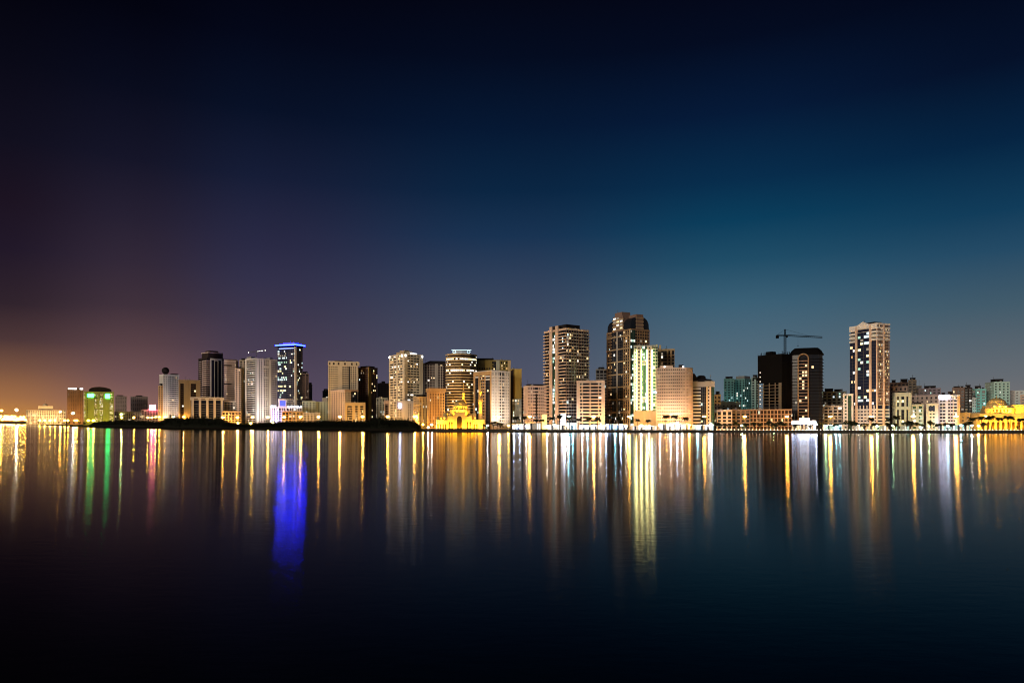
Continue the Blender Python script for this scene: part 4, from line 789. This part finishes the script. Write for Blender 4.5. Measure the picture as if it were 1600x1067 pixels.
MB().lathe([(rr*1.08, nz(633.9)), (rr*1.08, nz(631)), (rr*1.14, nz(630.6)), (rr*1.1, nz(629.6)), (rr, nz(629.4))], 22, c2).build('drum', 'mosque', ms2)
q = MB(); dome(q, (c2[0], c2[1], nz(630)), rr, 22, .72); q.build('main_dome', 'mosque', ms2, smooth=True)
for px in (1551, 1581): q = MB(); dome(q, (nx(px), 12, nz(637.5)), 2.6, 14, .8, .8); q.build('half_dome', 'mosque', ms2, smooth=True)
for k in range(14): arch_opening(ms2, nx(1541+k*6.6), .4, 2.6, 8.6, -.1)
for k in range(5): arch_opening(ms2, nx(1556+k*4.6), nz(645), 1.7, 3.6, 3.9)
GOL = (1, .46, .015)
for k in range(16): spot(ms2, (nx(1539+k*5.2), -3.4, .6), (nx(1539+k*5.2), .4, 7), GOL, 4600, size=140)
for px, pw in ((1550, 3500), (1557, 4200), (1563, 5500), (1570, 9000), (1576, 11000), (1583, 6000)): spot(ms2, (nx(px), 1.4, nz(646)+.6), (nx(1566+(px-1566)*.8), 9, nz(636)), GOL, pw, size=130)
for px in (1558, 1566, 1574): spot(ms2, (nx(px), 7, nz(637.5)+.5), (nx(1566), 16, nz(628)), GOL, 5200, size=110)
spot(ms2, (nx(1592), 2, nz(646)), (nx(1600), 12, nz(638)), GOL, 9000, size=120)

# ------------------------------------------------------------------ street lighting
def lamp_kind(name, color, strength):
    emit_mat('lamp_'+name, color, strength, True)
    return 'lamp_'+name
SOD = lamp_kind('sodium', (1, .45, .06), 900); WHT = lamp_kind('white', (1, .88, .70), 560); AMB = lamp_kind('amber', (1, .54, .05), 720); CYA = lamp_kind('cyan', (.3, .85, 1), 460); GRN = lamp_kind('greenish', (.55, 1, .45), 400); FAR = lamp_kind('far', (1, .68, .30), 380); COLD = lamp_kind('cold', (.6, .74, 1), 560)
lamp_mesh = {}
PENDING = []                                       # (object, phrase, plural, column): labelled at the end by what each stands before
def street_lamp(px, Y, h, mat, label, group, r=1.0, name='street_lamp'):
    t_ = thing(name, label, 'street lamp', (PX(px, Y), Y, G), 0, group); kk = (round(h, 1), mat, r)
    if kk not in lamp_mesh:
        pole = MB().lathe([(.34, -.2), (.32, .8), (.2, .85), (.11, h)], 6).mesh('pole', 'metal')
        ring = MB().lathe([(.1, h-.2), (r*.9, h+.05), (r*1.02, h+.2), (r*.5, h+.42), (.02, h+.5)], 8).mesh('lamp_cap', 'metal')
        head = MB().lathe([(.02, h-r*.75), (r*.6, h-r*.62), (r*.95, h-r*.25), (r*.9, h+.02), (.05, h+.04)], 8).mesh('lantern', mat)
        lamp_mesh[kk] = (pole, ring, head)
    for nm, me in zip(('pole', 'lamp_cap', 'lantern'), lamp_mesh[kk]): put(nm, me, t_)
    if group and 'crowded' not in group:
        c_ = {'lamp_sodium': 'orange', 'lamp_white': 'white', 'lamp_amber': 'amber', 'lamp_cyan': 'cyan', 'lamp_greenish': 'greenish', 'lamp_cold': 'bluish'}[mat]
        PENDING.append((t_, ('tall ' if h > 12 else 'low ')+c_+' lamp', ('tall ' if h > 12 else 'low ')+c_+' lamps', px))
    return t_
def hl(py, Y): return PZ(py, Y)-G
for px in (780, 827.5, 927.6, 983, 1041, 1100.5, 1163.5, 1230, 1297.5, 1362, 1427, 1494, 1541.5): 
    Y = shore_Y(px)+12.5; street_lamp(px, Y, 15.2, SOD, 'tall promenade lamp with a glowing orange head along the quay', 'tall lamps along the promenade', 1.7, 'promenade_lamp')
for px in (348.6, 371, 394.6, 418.6, 444, 469.6, 498, 531, 566.8, 605.7, 647.7): 
    Y = shore_Y(px)+70; street_lamp(px, Y, 16.4, SOD, 'tall orange street lamp behind the dark mangrove belt', 'orange lamps behind the mangroves', 1.8)
for px in (358, 371.7, 392, 426.6, 461): 
    Y = shore_Y(px)+26; street_lamp(px, Y, hl(660.5, Y), AMB, 'short amber lamp glowing among the mangroves', 'amber lamps among the mangroves', 1.4)
for px, mt in ((243, AMB), (248.8, AMB), (258, SOD), (271, WHT), (286.8, SOD), (231, AMB), (237, AMB), (209, AMB), (190, AMB)):
    Y = shore_Y(px)+95; street_lamp(px, Y, hl(651 if px > 240 else 652, Y), mt, 'street lamp glowing over the mangroves near the pink sign', 'lamps near the pink sign', 1.25)
for px, py, Y, mt, r in ((1.5, 641, 2600, SOD, 4.2), (26, 640, 2500, WHT, 4.0), (52, 643, 2240, WHT, 3.2), (94, 643, 1950, SOD, 2.6), (114, 645, 1800, WHT, 2.4), (189.5, 647, 1600, GRN, 1.9)):
    street_lamp(px, Y, hl(py, Y), mt, {1.5: 'very bright orange lamp mast at the far edge of the bay', 26: 'bright white lamp mast above the far shore lights', 52: 'bright lamp mast before the floodlit palace', 94: 'orange lamp mast at the end of the floodlit palace', 114: 'white lamp mast below the plain orange brown tower', 189.5: 'greenish globe lamp before the grooved pink block'}[px], None, r, 'lamp_mast')
random.seed(21)
for i in range(26):
    px = -8+i*1.95+random.uniform(-.6, .6); Y = shore_Y(max(px, 0))+random.uniform(40, 160)
    street_lamp(px, Y, hl(random.uniform(649, 657), Y), random.choice((AMB, FAR, SOD, AMB)), 'one of the crowded small lamps on the far shore', 'crowded lamps on the far shore', round(random.uniform(1.9, 2.5), 1))
for px in (42, 51, 62, 78, 101, 106, 117, 120, 138, 146, 86, 70):
    Y = shore_Y(px)+30; street_lamp(px, Y, hl(656.5, Y), AMB, 'low amber lamp on the far embankment below the palace', 'amber lamps on the far embankment', 1.9)
for px, mt, py in ((661, AMB, 662.7), (674.7, WHT, 663), (669, WHT, 667), (762, WHT, 664), (794.5, AMB, 664.5), (803, COLD, 666), (812, COLD, 666), (822, WHT, 665), (855, WHT, 665.5), (868, WHT, 664), (882, COLD, 655), (886, WHT, 664), (895, CYA, 662), (889, CYA, 650), (910, WHT, 665), (918, CYA, 666), (928, WHT, 664), (938, WHT, 665), (947, COLD, 664), (961, CYA, 665), (970, COLD, 664), (978, WHT, 665.5), (1002, WHT, 664), (1014, WHT, 665), (1031, WHT, 664), (1048, WHT, 663), (1058, COLD, 660), (1066, WHT, 665), (1077, SOD, 664), (1090, CYA, 666), (1108, WHT, 664), (1112, COLD, 662), (1159, GRN, 664), (1210, GRN, 664), (1276, COLD, 662), (1290, GRN, 665), (1306, CYA, 665), (1312, CYA, 664), (1343, WHT, 664), (1371, GRN, 665), (1395, GRN, 664.5), (1439, COLD, 667), (1452, GRN, 665), (1481, CYA, 665), (1502, CYA, 664), (1519, WHT, 664), (1529, SOD, 665)):
    Y = shore_Y(px)+random.uniform(11, 13.5); street_lamp(px, Y, hl(py, Y), mt, 'low bright lamp lighting the promenade at shop height', 'low bright lamps of the promenade', 1.05, 'promenade_light')
emit_mat('bollard_glow', (1, .84, .62), 10, False)
bm1 = MB().lathe([(.16, -.1), (.16, .75), (.2, .78)], 6).mesh('post', 'metal'); bm2 = MB().lathe([(.3, .78), (.34, .95), (.3, 1.35), (.02, 1.45)], 6).mesh('bollard_lamp', 'bollard_glow')
px = 1120.
while px < 1606:
    Y = shore_Y(px)+3; t_ = thing('bollard_light', 'small white bollard light on the edge of the quay', 'bollard', (PX(px, Y), Y, G), 0, 'bollard lights along the quay edge'); put('post', bm1, t_); put('bollard_lamp', bm2, t_); PENDING.append((t_, 'small quay bollard light', 'small quay bollard lights', px)); px += 5.6

# ------------------------------------------------------------------ lit shops and kiosks at the foot of the towers
emit_mat('shop_white', (1, .93, .82), 1.3); emit_mat('shop_warm', (1, .72, .34), 1.0); emit_mat('shop_cool', (.6, .85, 1), 1.1); emit_mat('shop_mint', (.55, 1, .85), .8); emit_mat('shop_blue', (.2, .4, 1), 1.6)
def shop(px0, px1, top, mat, label, n, off=15.5, roofm='stone'):
    Y = shore_Y((px0+px1)/2)+off; b = Tower('shop_pavilion', label, Y, px0, px1, top, None, roofm, 'glass', 3, 6.5, 'shop', True)
    MB().box(.4, .6, -.3, b.wr-.4, b.wl, b.H-.4).build('back_wall', roofm, b.root)
    bw = b.wr/n
    for i in range(n):
        b.box('shop_window', (mat, 'glass', 'shop_white', 'lit_dim', mat, 'glass', 'lit_amber', mat, 'lit_dim', 'glass', 'lit_warm')[(i*5+int(px0)) % 11], (i*bw+.25)/b.wr, ((i+1)*bw-.25)/b.wr, -.5, -.3, .3, b.H-1.1)
        b.box('mullion', 'metal', (i*bw-.1 if i else 0)/b.wr, (i*bw+.16)/b.wr, -.7, .0, -.1, b.H-.5)
    MB().box(-.5, -1.8, b.H-.7, b.wr+.5, b.wl+.4, b.H-.3).box(-.2, -.6, b.H-.3, b.wr+.2, b.wl, b.H).build('canopy_roof', roofm, b.root)
shop(800, 818, 662, 'shop_cool', 'low cold lit kiosk between the minaret and pinkish flats', 6)
shop(819, 848, 659.8, 'shop_white', 'white lit shop front below the pinkish flats', 9)
shop(852, 884, 663, 'shop_white', 'white lit shop front under the tall beige balcony tower', 10)
shop(886, 902, 660.3, 'shop_cool', 'cyan lit shop front under the shadowed side of the beige tower', 5)
shop(904, 945, 664, 'shop_white', 'long white shop front below the ten storey peach block', 13)
shop(948, 980, 662.3, 'shop_blue', 'blue lit shop front at the foot of the tallest tower', 10)
shop(985, 1026, 664.4, 'shop_white', 'white lit shop front below the yellow lit pilasters', 13)
shop(1029, 1078, 661.8, 'shop_white', 'long white shop front below the round cornered block', 15)
shop(1081, 1115, 663.4, 'shop_cool', 'cold lit shop front below the striped office with domed roof', 10)
shop(1286, 1318, 663, 'shop_mint', 'mint lit kiosk beside the long blue white sign', 9)
shop(1334, 1392, 663.5, 'shop_warm', 'warm lit arcade at the foot of the striped white tower', 16)
shop(1396, 1424, 664, 'shop_mint', 'dim greenish shop below the cream arched building', 8)
shop(1468, 1517, 662.5, 'shop_mint', 'bright mint lit market pavilion below the sign building', 14)
q = Tower('advert_panel', 'tall glowing white advert panel at the foot of the beige tower', 757, 876.5, 883.5, 647, None, cat='sign', sep=False)
emit_mat('advert', (.92, .9, 1), 14, True); MB().box(0, 0, 1.2, q.wr, .8, q.H).build('lit_panel', 'advert', q.root); MB().box(.8, .2, -.3, 1.3, .6, 1.3).box(q.wr-1.3, .2, -.3, q.wr-.8, .6, 1.3).build('post', 'metal', q.root)
q = Tower('advert_panel', 'amber glowing advert panel beside the beige tower entrance', 757, 846.5, 854.5, 647.5, None, cat='sign', sep=False)
emit_mat('advert_amber', (1, .62, .12), 3.2); MB().box(0, 0, 1.2, q.wr, .8, q.H).build('lit_panel', 'advert_amber', q.root); MB().box(.8, .2, -.3, 1.3, .6, 1.3).box(q.wr-1.3, .2, -.3, q.wr-.8, .6, 1.3).build('post', 'metal', q.root)

# facade floodlights standing on the ground before the towers
def flood(px, Y, target, color, power, label, size=90):
    t_ = thing('ground_floodlight', label, 'floodlight', (PX(px, Y), Y, G)); X, YY, Z = target; spot(t_, (0, 0, .6), (PX(X, YY)-PX(px, Y), YY-Y, Z), color, power, 'lamp_body', size)
for px, Y, tg, c, pw, lb in (
    (155, 1650, (155, 1700, 30), (.85, .85, .06), 100000, 'floodlight washing the hotel yellow green'),
    (117, 1900, (117, 1950, 40), (1, .5, .15), 260000, 'floodlight washing the plain brown tower orange'),
    (252, 1185, (251, 1228, 12), (1, .5, .12), 60000, 'floodlight washing the narrow orange wing'),
    (290, 1150, (292, 1190, 20), (1, .6, .15), 60000, 'floodlight before the tan portal block'),
    (528, 1060, (528, 1110, 14), (1, .6, .2), 110000, 'floodlight before the peach canopy block'),
    (555, 1040, (555, 1075, 10), (1, .55, .12), 60000, 'floodlight before the three arches'),
    (681, 830, (680, 870, 14), (1, .45, .06), 110000, 'floodlight before the flared orange tower'),
    (655, 860, (657, 900, 14), (1, .55, .1), 40000, 'floodlight before the dim orange block'),
    (752, 806, (748, 838, 30), (1, .5, .08), 120000, 'floodlight before the orange tower side'),
    (896, 752, (900, 790, 16), (.3, .75, 1), 60000, 'cyan floodlight before the shadowed tower side'),
    (1052, 722, (1050, 745, 10), (1, .85, .66), 60000, 'white floodlight before the round cornered block'),
    (1076, 725, (1080, 755, 24), (1, .5, .14), 70000, 'orange floodlight at the rounded corner'),
    (1205, 718, (1205, 745, 8), (1, .5, .08), 14000, 'floodlight before the construction podium'),
    (1165, 735, (1160, 765, 8), (1, .5, .1), 8000, 'floodlight before the low brown block'),
    (1352, 722, (1350, 762, 40), (1, .66, .4), 130000, 'floodlight before the striped white tower'),
    (1410, 742, (1408, 770, 12), (.9, 1, .6), 22000, 'greenish floodlight before the cream arched building'),
    (1456, 742, (1456, 765, 10), (.8, 1, .8), 14000, 'floodlight before the small cream building'),
    (1482, 744, (1480, 770, 14), (.6, .7, 1), 26000, 'blue floodlight before the sign building'),
    (1499, 748, (1499, 772, 16), (1, .5, .08), 26000, 'orange floodlight at the end of the sign building'),
    (1525, 752, (1525, 790, 8), (1, .55, .08), 50000, 'floodlight before the long low wall building'),
    (1010, 735, (1010, 765, 8), (1, .75, .35), 30000, 'floodlight before the green glass tower'),
    (425, 1095, (428, 1160, 60), (.45, .42, 1), 120000, 'violet floodlight between striped and blue lit towers'),
    (1560, 860, (1560, 900, 25), (.4, 1, .85), 34000, 'green floodlight before the tall pale teal tower'),
    (1528, 862, (1528, 900, 25), (.4, 1, .85), 26000, 'green floodlight before the teal apartment block'),
    (1150, 960, (1150, 1005, 35), (.5, 1, .95), 45000, 'green floodlight before the teal cluster'),
    (712, 868, (712, 900, 40), (1, .7, .3), 120000, 'added warm floodlight before the rounded banded tower'),  # added to give the banded tower its golden tone
    (404, 1125, (404, 1172, 55), (1, .88, .74), 260000, 'added white floodlight before the white striped tower'),  # added to brighten the striped tower's dim slabs
    (266, 1185, (266, 1232, 35), (.95, .9, 1), 110000, 'added white floodlight before the ball topped tower'),  # added to lift the brightness of the white wall
    (535, 1136, (535, 1152, 75), (1, .84, .6), 60000, 'added white floodlight behind the peach block'),  # added to brighten the upper storeys of the cream tower
    (782, 800, (784, 845, 45), (1, .82, .66), 150000, 'added white floodlight before the white tower side'),  # added to brighten the face turned away from the broad fill
    (652, 966, (650, 992, 55), (1, .85, .66), 60000, 'added white floodlight before the twin faced tower'),  # added because the broad fill leaves this right face dark
    (72, 2190, (72, 2250, 14), (1, .58, .22), 620000, 'floodlight before the far palace'),
    ): flood(px, Y, tg, c, pw, lb)

# ------------------------------------------------------------------ trees
def leaf_mat(name, c):
    m, t, n, l, p = nodes(name); p.inputs['Roughness'].default_value = .6; p.inputs['Specular IOR Level'].default_value = .1
    oi = n.new('ShaderNodeNewGeometry'); no = n.new('ShaderNodeTexNoise'); no.inputs['Scale'].default_value = .6; l.new(oi.outputs['Position'], no.inputs['Vector'])
    r = n.new('ShaderNodeValToRGB'); r.color_ramp.elements[0].color = (*[x*.55 for x in c], 1); r.color_ramp.elements[1].color = (*[x*1.4 for x in c], 1); l.new(no.outputs['Fac'], r.inputs[0]); l.new(r.outputs[0], p.inputs['Base Color']); MAT[name] = m
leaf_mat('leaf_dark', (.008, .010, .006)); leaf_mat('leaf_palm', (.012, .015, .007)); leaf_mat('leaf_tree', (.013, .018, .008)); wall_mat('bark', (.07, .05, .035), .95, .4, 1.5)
def leaf(q, c, s, rnd):
    u = Vector((rnd.gauss(0, 1), rnd.gauss(0, 1), rnd.gauss(0, .7))).normalized(); v = u.orthogonal().normalized(); c = Vector(c)
    q.quad(c-u*s, c-v*s*.55, c+u*s, c+v*s*.55)
def crown_mesh(seed, r, h, zc, n, mat, s=.42, lobes=7):
    rnd = random.Random(seed); q = MB(); L_ = [(rnd.uniform(-.6, .6)*r, rnd.uniform(-.6, .6)*r, zc+rnd.uniform(-.35, .45)*h, rnd.uniform(.35, .6)*r) for _ in range(lobes)]
    for i in range(n):
        x, y, z, rr_ = rnd.choice(L_); d = Vector((rnd.gauss(0, 1), rnd.gauss(0, 1), rnd.gauss(0, .8))).normalized()*rr_*rnd.uniform(.55, 1.05)
        leaf(q, (x+d.x, y+d.y, z+d.z*h/r*.8), s*rnd.uniform(.6, 1.3), rnd)
    return q.mesh('crown', mat), L_
tree_kinds = []
for sd in range(4):
    cm, L_ = crown_mesh(sd, 2.9, 3.4, 6.0, 620, 'leaf_tree'); q = MB().bar((0, 0, -.2), (0, 0, 4.2), .24, 0, .14, 6)
    for x, y, z, _ in L_: q.bar((0, 0, 3.2), (x*.8, y*.8, z), .1, 0, .03, 4)
    tree_kinds.append((q.mesh('trunk', 'bark'), cm))
palm_kinds = []
for sd in range(4):
    rnd = random.Random(40+sd); h = 7.6; q = MB(); pts = [(math.sin(sd)*.05*i*i/4, math.cos(sd*2)*.05*i*i/4, h*i/5-.2*(i == 0)) for i in range(6)]
    for i in range(5): q.bar(pts[i], pts[i+1], .24-.02*i, 0, .22-.02*i, 6)
    f_ = MB(); top = Vector(pts[-1])
    for k in range(30):
        az = 2*math.pi*k/30+rnd.uniform(-.15, .15); up = rnd.uniform(-.1, 1.1); ln = rnd.uniform(2.2, 3.0); p0 = top.copy(); d = Vector((math.cos(az), math.sin(az), up)).normalized(); side = Vector((-math.sin(az), math.cos(az), 0))
        for sgm in range(5):
            p1 = p0+d*ln/5; wd = .5*(1-abs(sgm-1.5)/4.5)
            for sd_ in (-1, 1): f_.quad(p0, p1, p1+side*sd_*wd-Vector((0, 0, wd*.7)), p0+side*sd_*wd*1.05-Vector((0, 0, wd*.7)))
            d = (d+Vector((0, 0, -.36))).normalized(); p0 = p1
    palm_kinds.append((q.mesh('trunk', 'bark'), f_.mesh('crown', 'leaf_palm')))
random.seed(5)
def tree(px, off, sc_, kinds, name, label, group):
    Y = shore_Y(px)+off; t_ = thing(name, label, 'tree', (PX(px, Y), Y, G), random.uniform(0, 6.28), group); t_.scale = (sc_*random.uniform(.9, 1.15), sc_*random.uniform(.9, 1.15), sc_)
    for nm, me in zip(('trunk', 'crown'), random.choice(kinds)): put(nm, me, t_)
    k_ = {'palm_tree': 'dark palm', 'leafy_tree': 'round leafy tree', 'mangrove_tree': 'tall bushy mangrove', 'roadside_tree': 'small roadside tree'}[name]; PENDING.append((t_, k_, k_+'s', px))
PL = 'palm tree standing dark against the bright promenade'; TL = 'round leafy tree standing dark on the promenade'
for px in (806, 819, 838, 846, 862, 874, 890, 904, 921, 934, 952, 966, 996, 1012, 1040, 1055, 1070, 1098, 1361, 1389, 1402, 1520, 1534, 1549, 1561, 1575, 1579, 1594, 1598, 1545): tree(px, random.uniform(3, 4.5), random.uniform(.85, 1.3)*1.55, palm_kinds, 'palm_tree', PL, 'palms along the promenade')
for px, s0 in ((771, 1.1), (777, 1.0), (783, .9), (1122, .95), (1126, .8), (1150, 1.1), (1156, .8), (1200, 1.15), (1219, 1.2), (1224, .9), (1306, .9), (1325, 1.25), (1331, 1.2), (1336, 1.0), (1367, 1.0), (1388, .95), (1416, 1.15), (1422, 1.1), (1455, 1.15), (1478, 1.05), (1488, .95), (1507, .9), (1516, 1.1), (1537, 1.0), (758, .7), (1589, .6), (1166, .9), (1180, 1.0), (1188, .85), (1209, .95), (1213, .8), (1242, .8), (1266, .7), (1281, 1.0), (1345, .8), (1352, .9), (1399, .9), (1433, 1.0), (1441, .8), (1466, .9), (1134, .9), (1140, .8)): tree(px, random.uniform(4, 6), s0*1.05, tree_kinds, 'leafy_tree', TL, 'leafy trees along the promenade')
# low hedge on the quay
rnd = random.Random(8); q = MB()
for i in range(9000):
    px = rnd.uniform(655, 1110) if i < 7500 else rnd.uniform(1110, 1620); Y = shore_Y(px)+rnd.uniform(.5, 2.6)+(6 if px < 665 else 0); leaf(q, (PX(px, Y), Y, G+abs(rnd.gauss(0, .5))*(1.3 if px < 1110 else .6)), .32, rnd)
tag(q.build('hedge', 'leaf_dark', kind='stuff'), 'low dark hedge running along the top of the quay', 'hedge')
# mangrove belt on the spit
def belt_top(px):
    pts = [(138, 664), (148, 658), (165, 656), (185, 655), (205, 654), (225, 656), (248, 657.5), (262, 648.5), (272, 647), (284, 650), (294, 649), (304, 648), (320, 648), (330, 651.5), (338, 649.5), (346, 650.5), (352, 656), (365, 660), (395, 662), (430, 658), (450, 656.5), (480, 656), (510, 654.5), (540, 655), (570, 655.5), (585, 650), (596, 648.5), (606, 652), (620, 651), (635, 652), (648, 656), (656, 664), (659, 670)]
    for (a, b), (c, d) in zip(pts, pts[1:]):
        if a <= px <= c: return b+(d-b)*(px-a)/(c-a)
    return 670
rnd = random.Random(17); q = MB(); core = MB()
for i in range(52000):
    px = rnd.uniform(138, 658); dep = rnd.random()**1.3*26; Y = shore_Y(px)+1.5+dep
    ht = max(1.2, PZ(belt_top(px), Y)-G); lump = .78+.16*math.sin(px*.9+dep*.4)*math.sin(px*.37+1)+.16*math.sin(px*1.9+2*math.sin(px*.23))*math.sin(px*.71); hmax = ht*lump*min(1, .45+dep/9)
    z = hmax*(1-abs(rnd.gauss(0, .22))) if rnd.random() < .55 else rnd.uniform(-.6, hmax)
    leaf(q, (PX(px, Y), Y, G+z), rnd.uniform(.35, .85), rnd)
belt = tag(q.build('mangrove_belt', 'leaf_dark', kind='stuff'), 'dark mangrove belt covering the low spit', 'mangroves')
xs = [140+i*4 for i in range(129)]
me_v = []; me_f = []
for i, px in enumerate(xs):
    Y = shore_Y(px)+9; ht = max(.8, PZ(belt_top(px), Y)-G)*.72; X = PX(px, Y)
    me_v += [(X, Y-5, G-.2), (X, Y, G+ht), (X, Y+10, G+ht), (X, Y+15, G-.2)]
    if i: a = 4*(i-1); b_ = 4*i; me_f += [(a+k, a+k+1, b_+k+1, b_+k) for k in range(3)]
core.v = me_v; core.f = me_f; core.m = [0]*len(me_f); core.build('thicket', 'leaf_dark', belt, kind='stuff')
random.seed(31)
for px, s0 in ((262, 1.5), (269, 1.65), (276, 1.6), (283, 1.4), (296, 1.5), (303, 1.6), (312, 1.5), (319, 1.55), (337, 1.5), (344, 1.45), (586, 1.25), (592, 1.35), (598, 1.35), (604, 1.2), (615, 1.15), (624, 1.15), (633, 1.1), (641, .9), (205, 1.4), (190, 1.3), (222, 1.3), (170, 1.3), (181, 1.15), (197, 1.2), (214, 1.25), (236, 1.1), (246, 1.0), (290, 1.2), (328, 1.15), (436, .95), (448, 1.1), (466, 1.05), (484, 1.15), (493, 1.0), (507, 1.2), (518, 1.1), (533, 1.15), (546, 1.05), (560, 1.1), (574, 1.15), (158, 1.1)):
    tree(px, random.uniform(8, 16), s0, tree_kinds, 'mangrove_tree', 'taller bushy tree sticking out of the mangrove belt', 'taller trees of the mangrove belt')
# shrubs in lamp light behind the belt and on the far embankment
for px in list(range(350, 520, 7))+list(range(20, 135, 8)): tree(px, random.uniform(30, 60), random.uniform(.8, 1.1), tree_kinds, 'roadside_tree', 'small roadside tree catching amber lamp light', 'roadside trees behind the water edge')


# ------------------------------------------------------------------ labels that say before what each repeat stands
MARKS = [(135, 'the far floodlit palace'), (180, 'the yellow green hotel'), (232, 'the pale far blocks'), (256, 'the pink sign'), (280, 'the white ball topped tower'), (298, 'the tan portal block'), (350, 'the white colonnade'), (383, 'the mottled brown tower'), (423, 'the white striped tower'),
    (474, 'the blue lit tower'), (513, 'the pale green flats'), (560, 'the big cream tower'), (590, 'the golden strip tower'), (620, 'the small portal building'), (655, 'the low white sign block'), (760, 'the yellow mosque'), (800, 'the orange and white tower'), (818, 'the golden slab tower'), (850, 'the pinkish flats'),
    (900, 'the tall beige balcony tower'), (946, 'the ten storey peach block'), (987, 'the tallest tower'), (1027, 'the yellow lit pilasters'), (1081, 'the round cornered block'), (1117, 'the striped domed office'), (1145, 'the low pale flats'), (1172, 'the low brown block'), (1236, 'the construction podium'),
    (1285, 'the black rounded tower'), (1317, 'the mint lit kiosk'), (1328, 'the green slot building'), (1393, 'the striped white tower'), (1424, 'the cream arched building'), (1446, 'the small green building'), (1466, 'the small cream building'), (1500, 'the white sign building'), (1540, 'the low orange building'), (9999, 'the golden domed mosque')]
ORD = ['leftmost', 'second', 'third', 'fourth', 'fifth', 'sixth', 'seventh', 'eighth', 'ninth', 'tenth', 'eleventh', 'twelfth', 'thirteenth', 'fourteenth', 'fifteenth', 'sixteenth', 'seventeenth', 'eighteenth']
NUM = ['', 'one', 'two', 'three', 'four', 'five', 'six', 'seven', 'eight', 'nine', 'ten', 'eleven', 'twelve', 'thirteen', 'fourteen', 'fifteen', 'sixteen', 'seventeen', 'eighteen']
sets = {}
for o, one, many, px in PENDING: sets.setdefault((one, many, next(nm for e_, nm in MARKS if px < e_)), []).append((px, o))
for (one, many, mark), v in sets.items():
    v.sort(key=lambda r_: r_[0])
    for i, (px, o) in enumerate(v):
        if len(v) == 1: o['label'] = f'{one} standing before {mark}'
        elif i == len(v)-1: o['label'] = f'rightmost of {NUM[len(v)]} {many} before {mark}'
        elif i == 0: o['label'] = f'leftmost of {NUM[len(v)]} {many} before {mark}'
        else: o['label'] = f'{ORD[i]} from left of {NUM[len(v)]} {many} before {mark}'
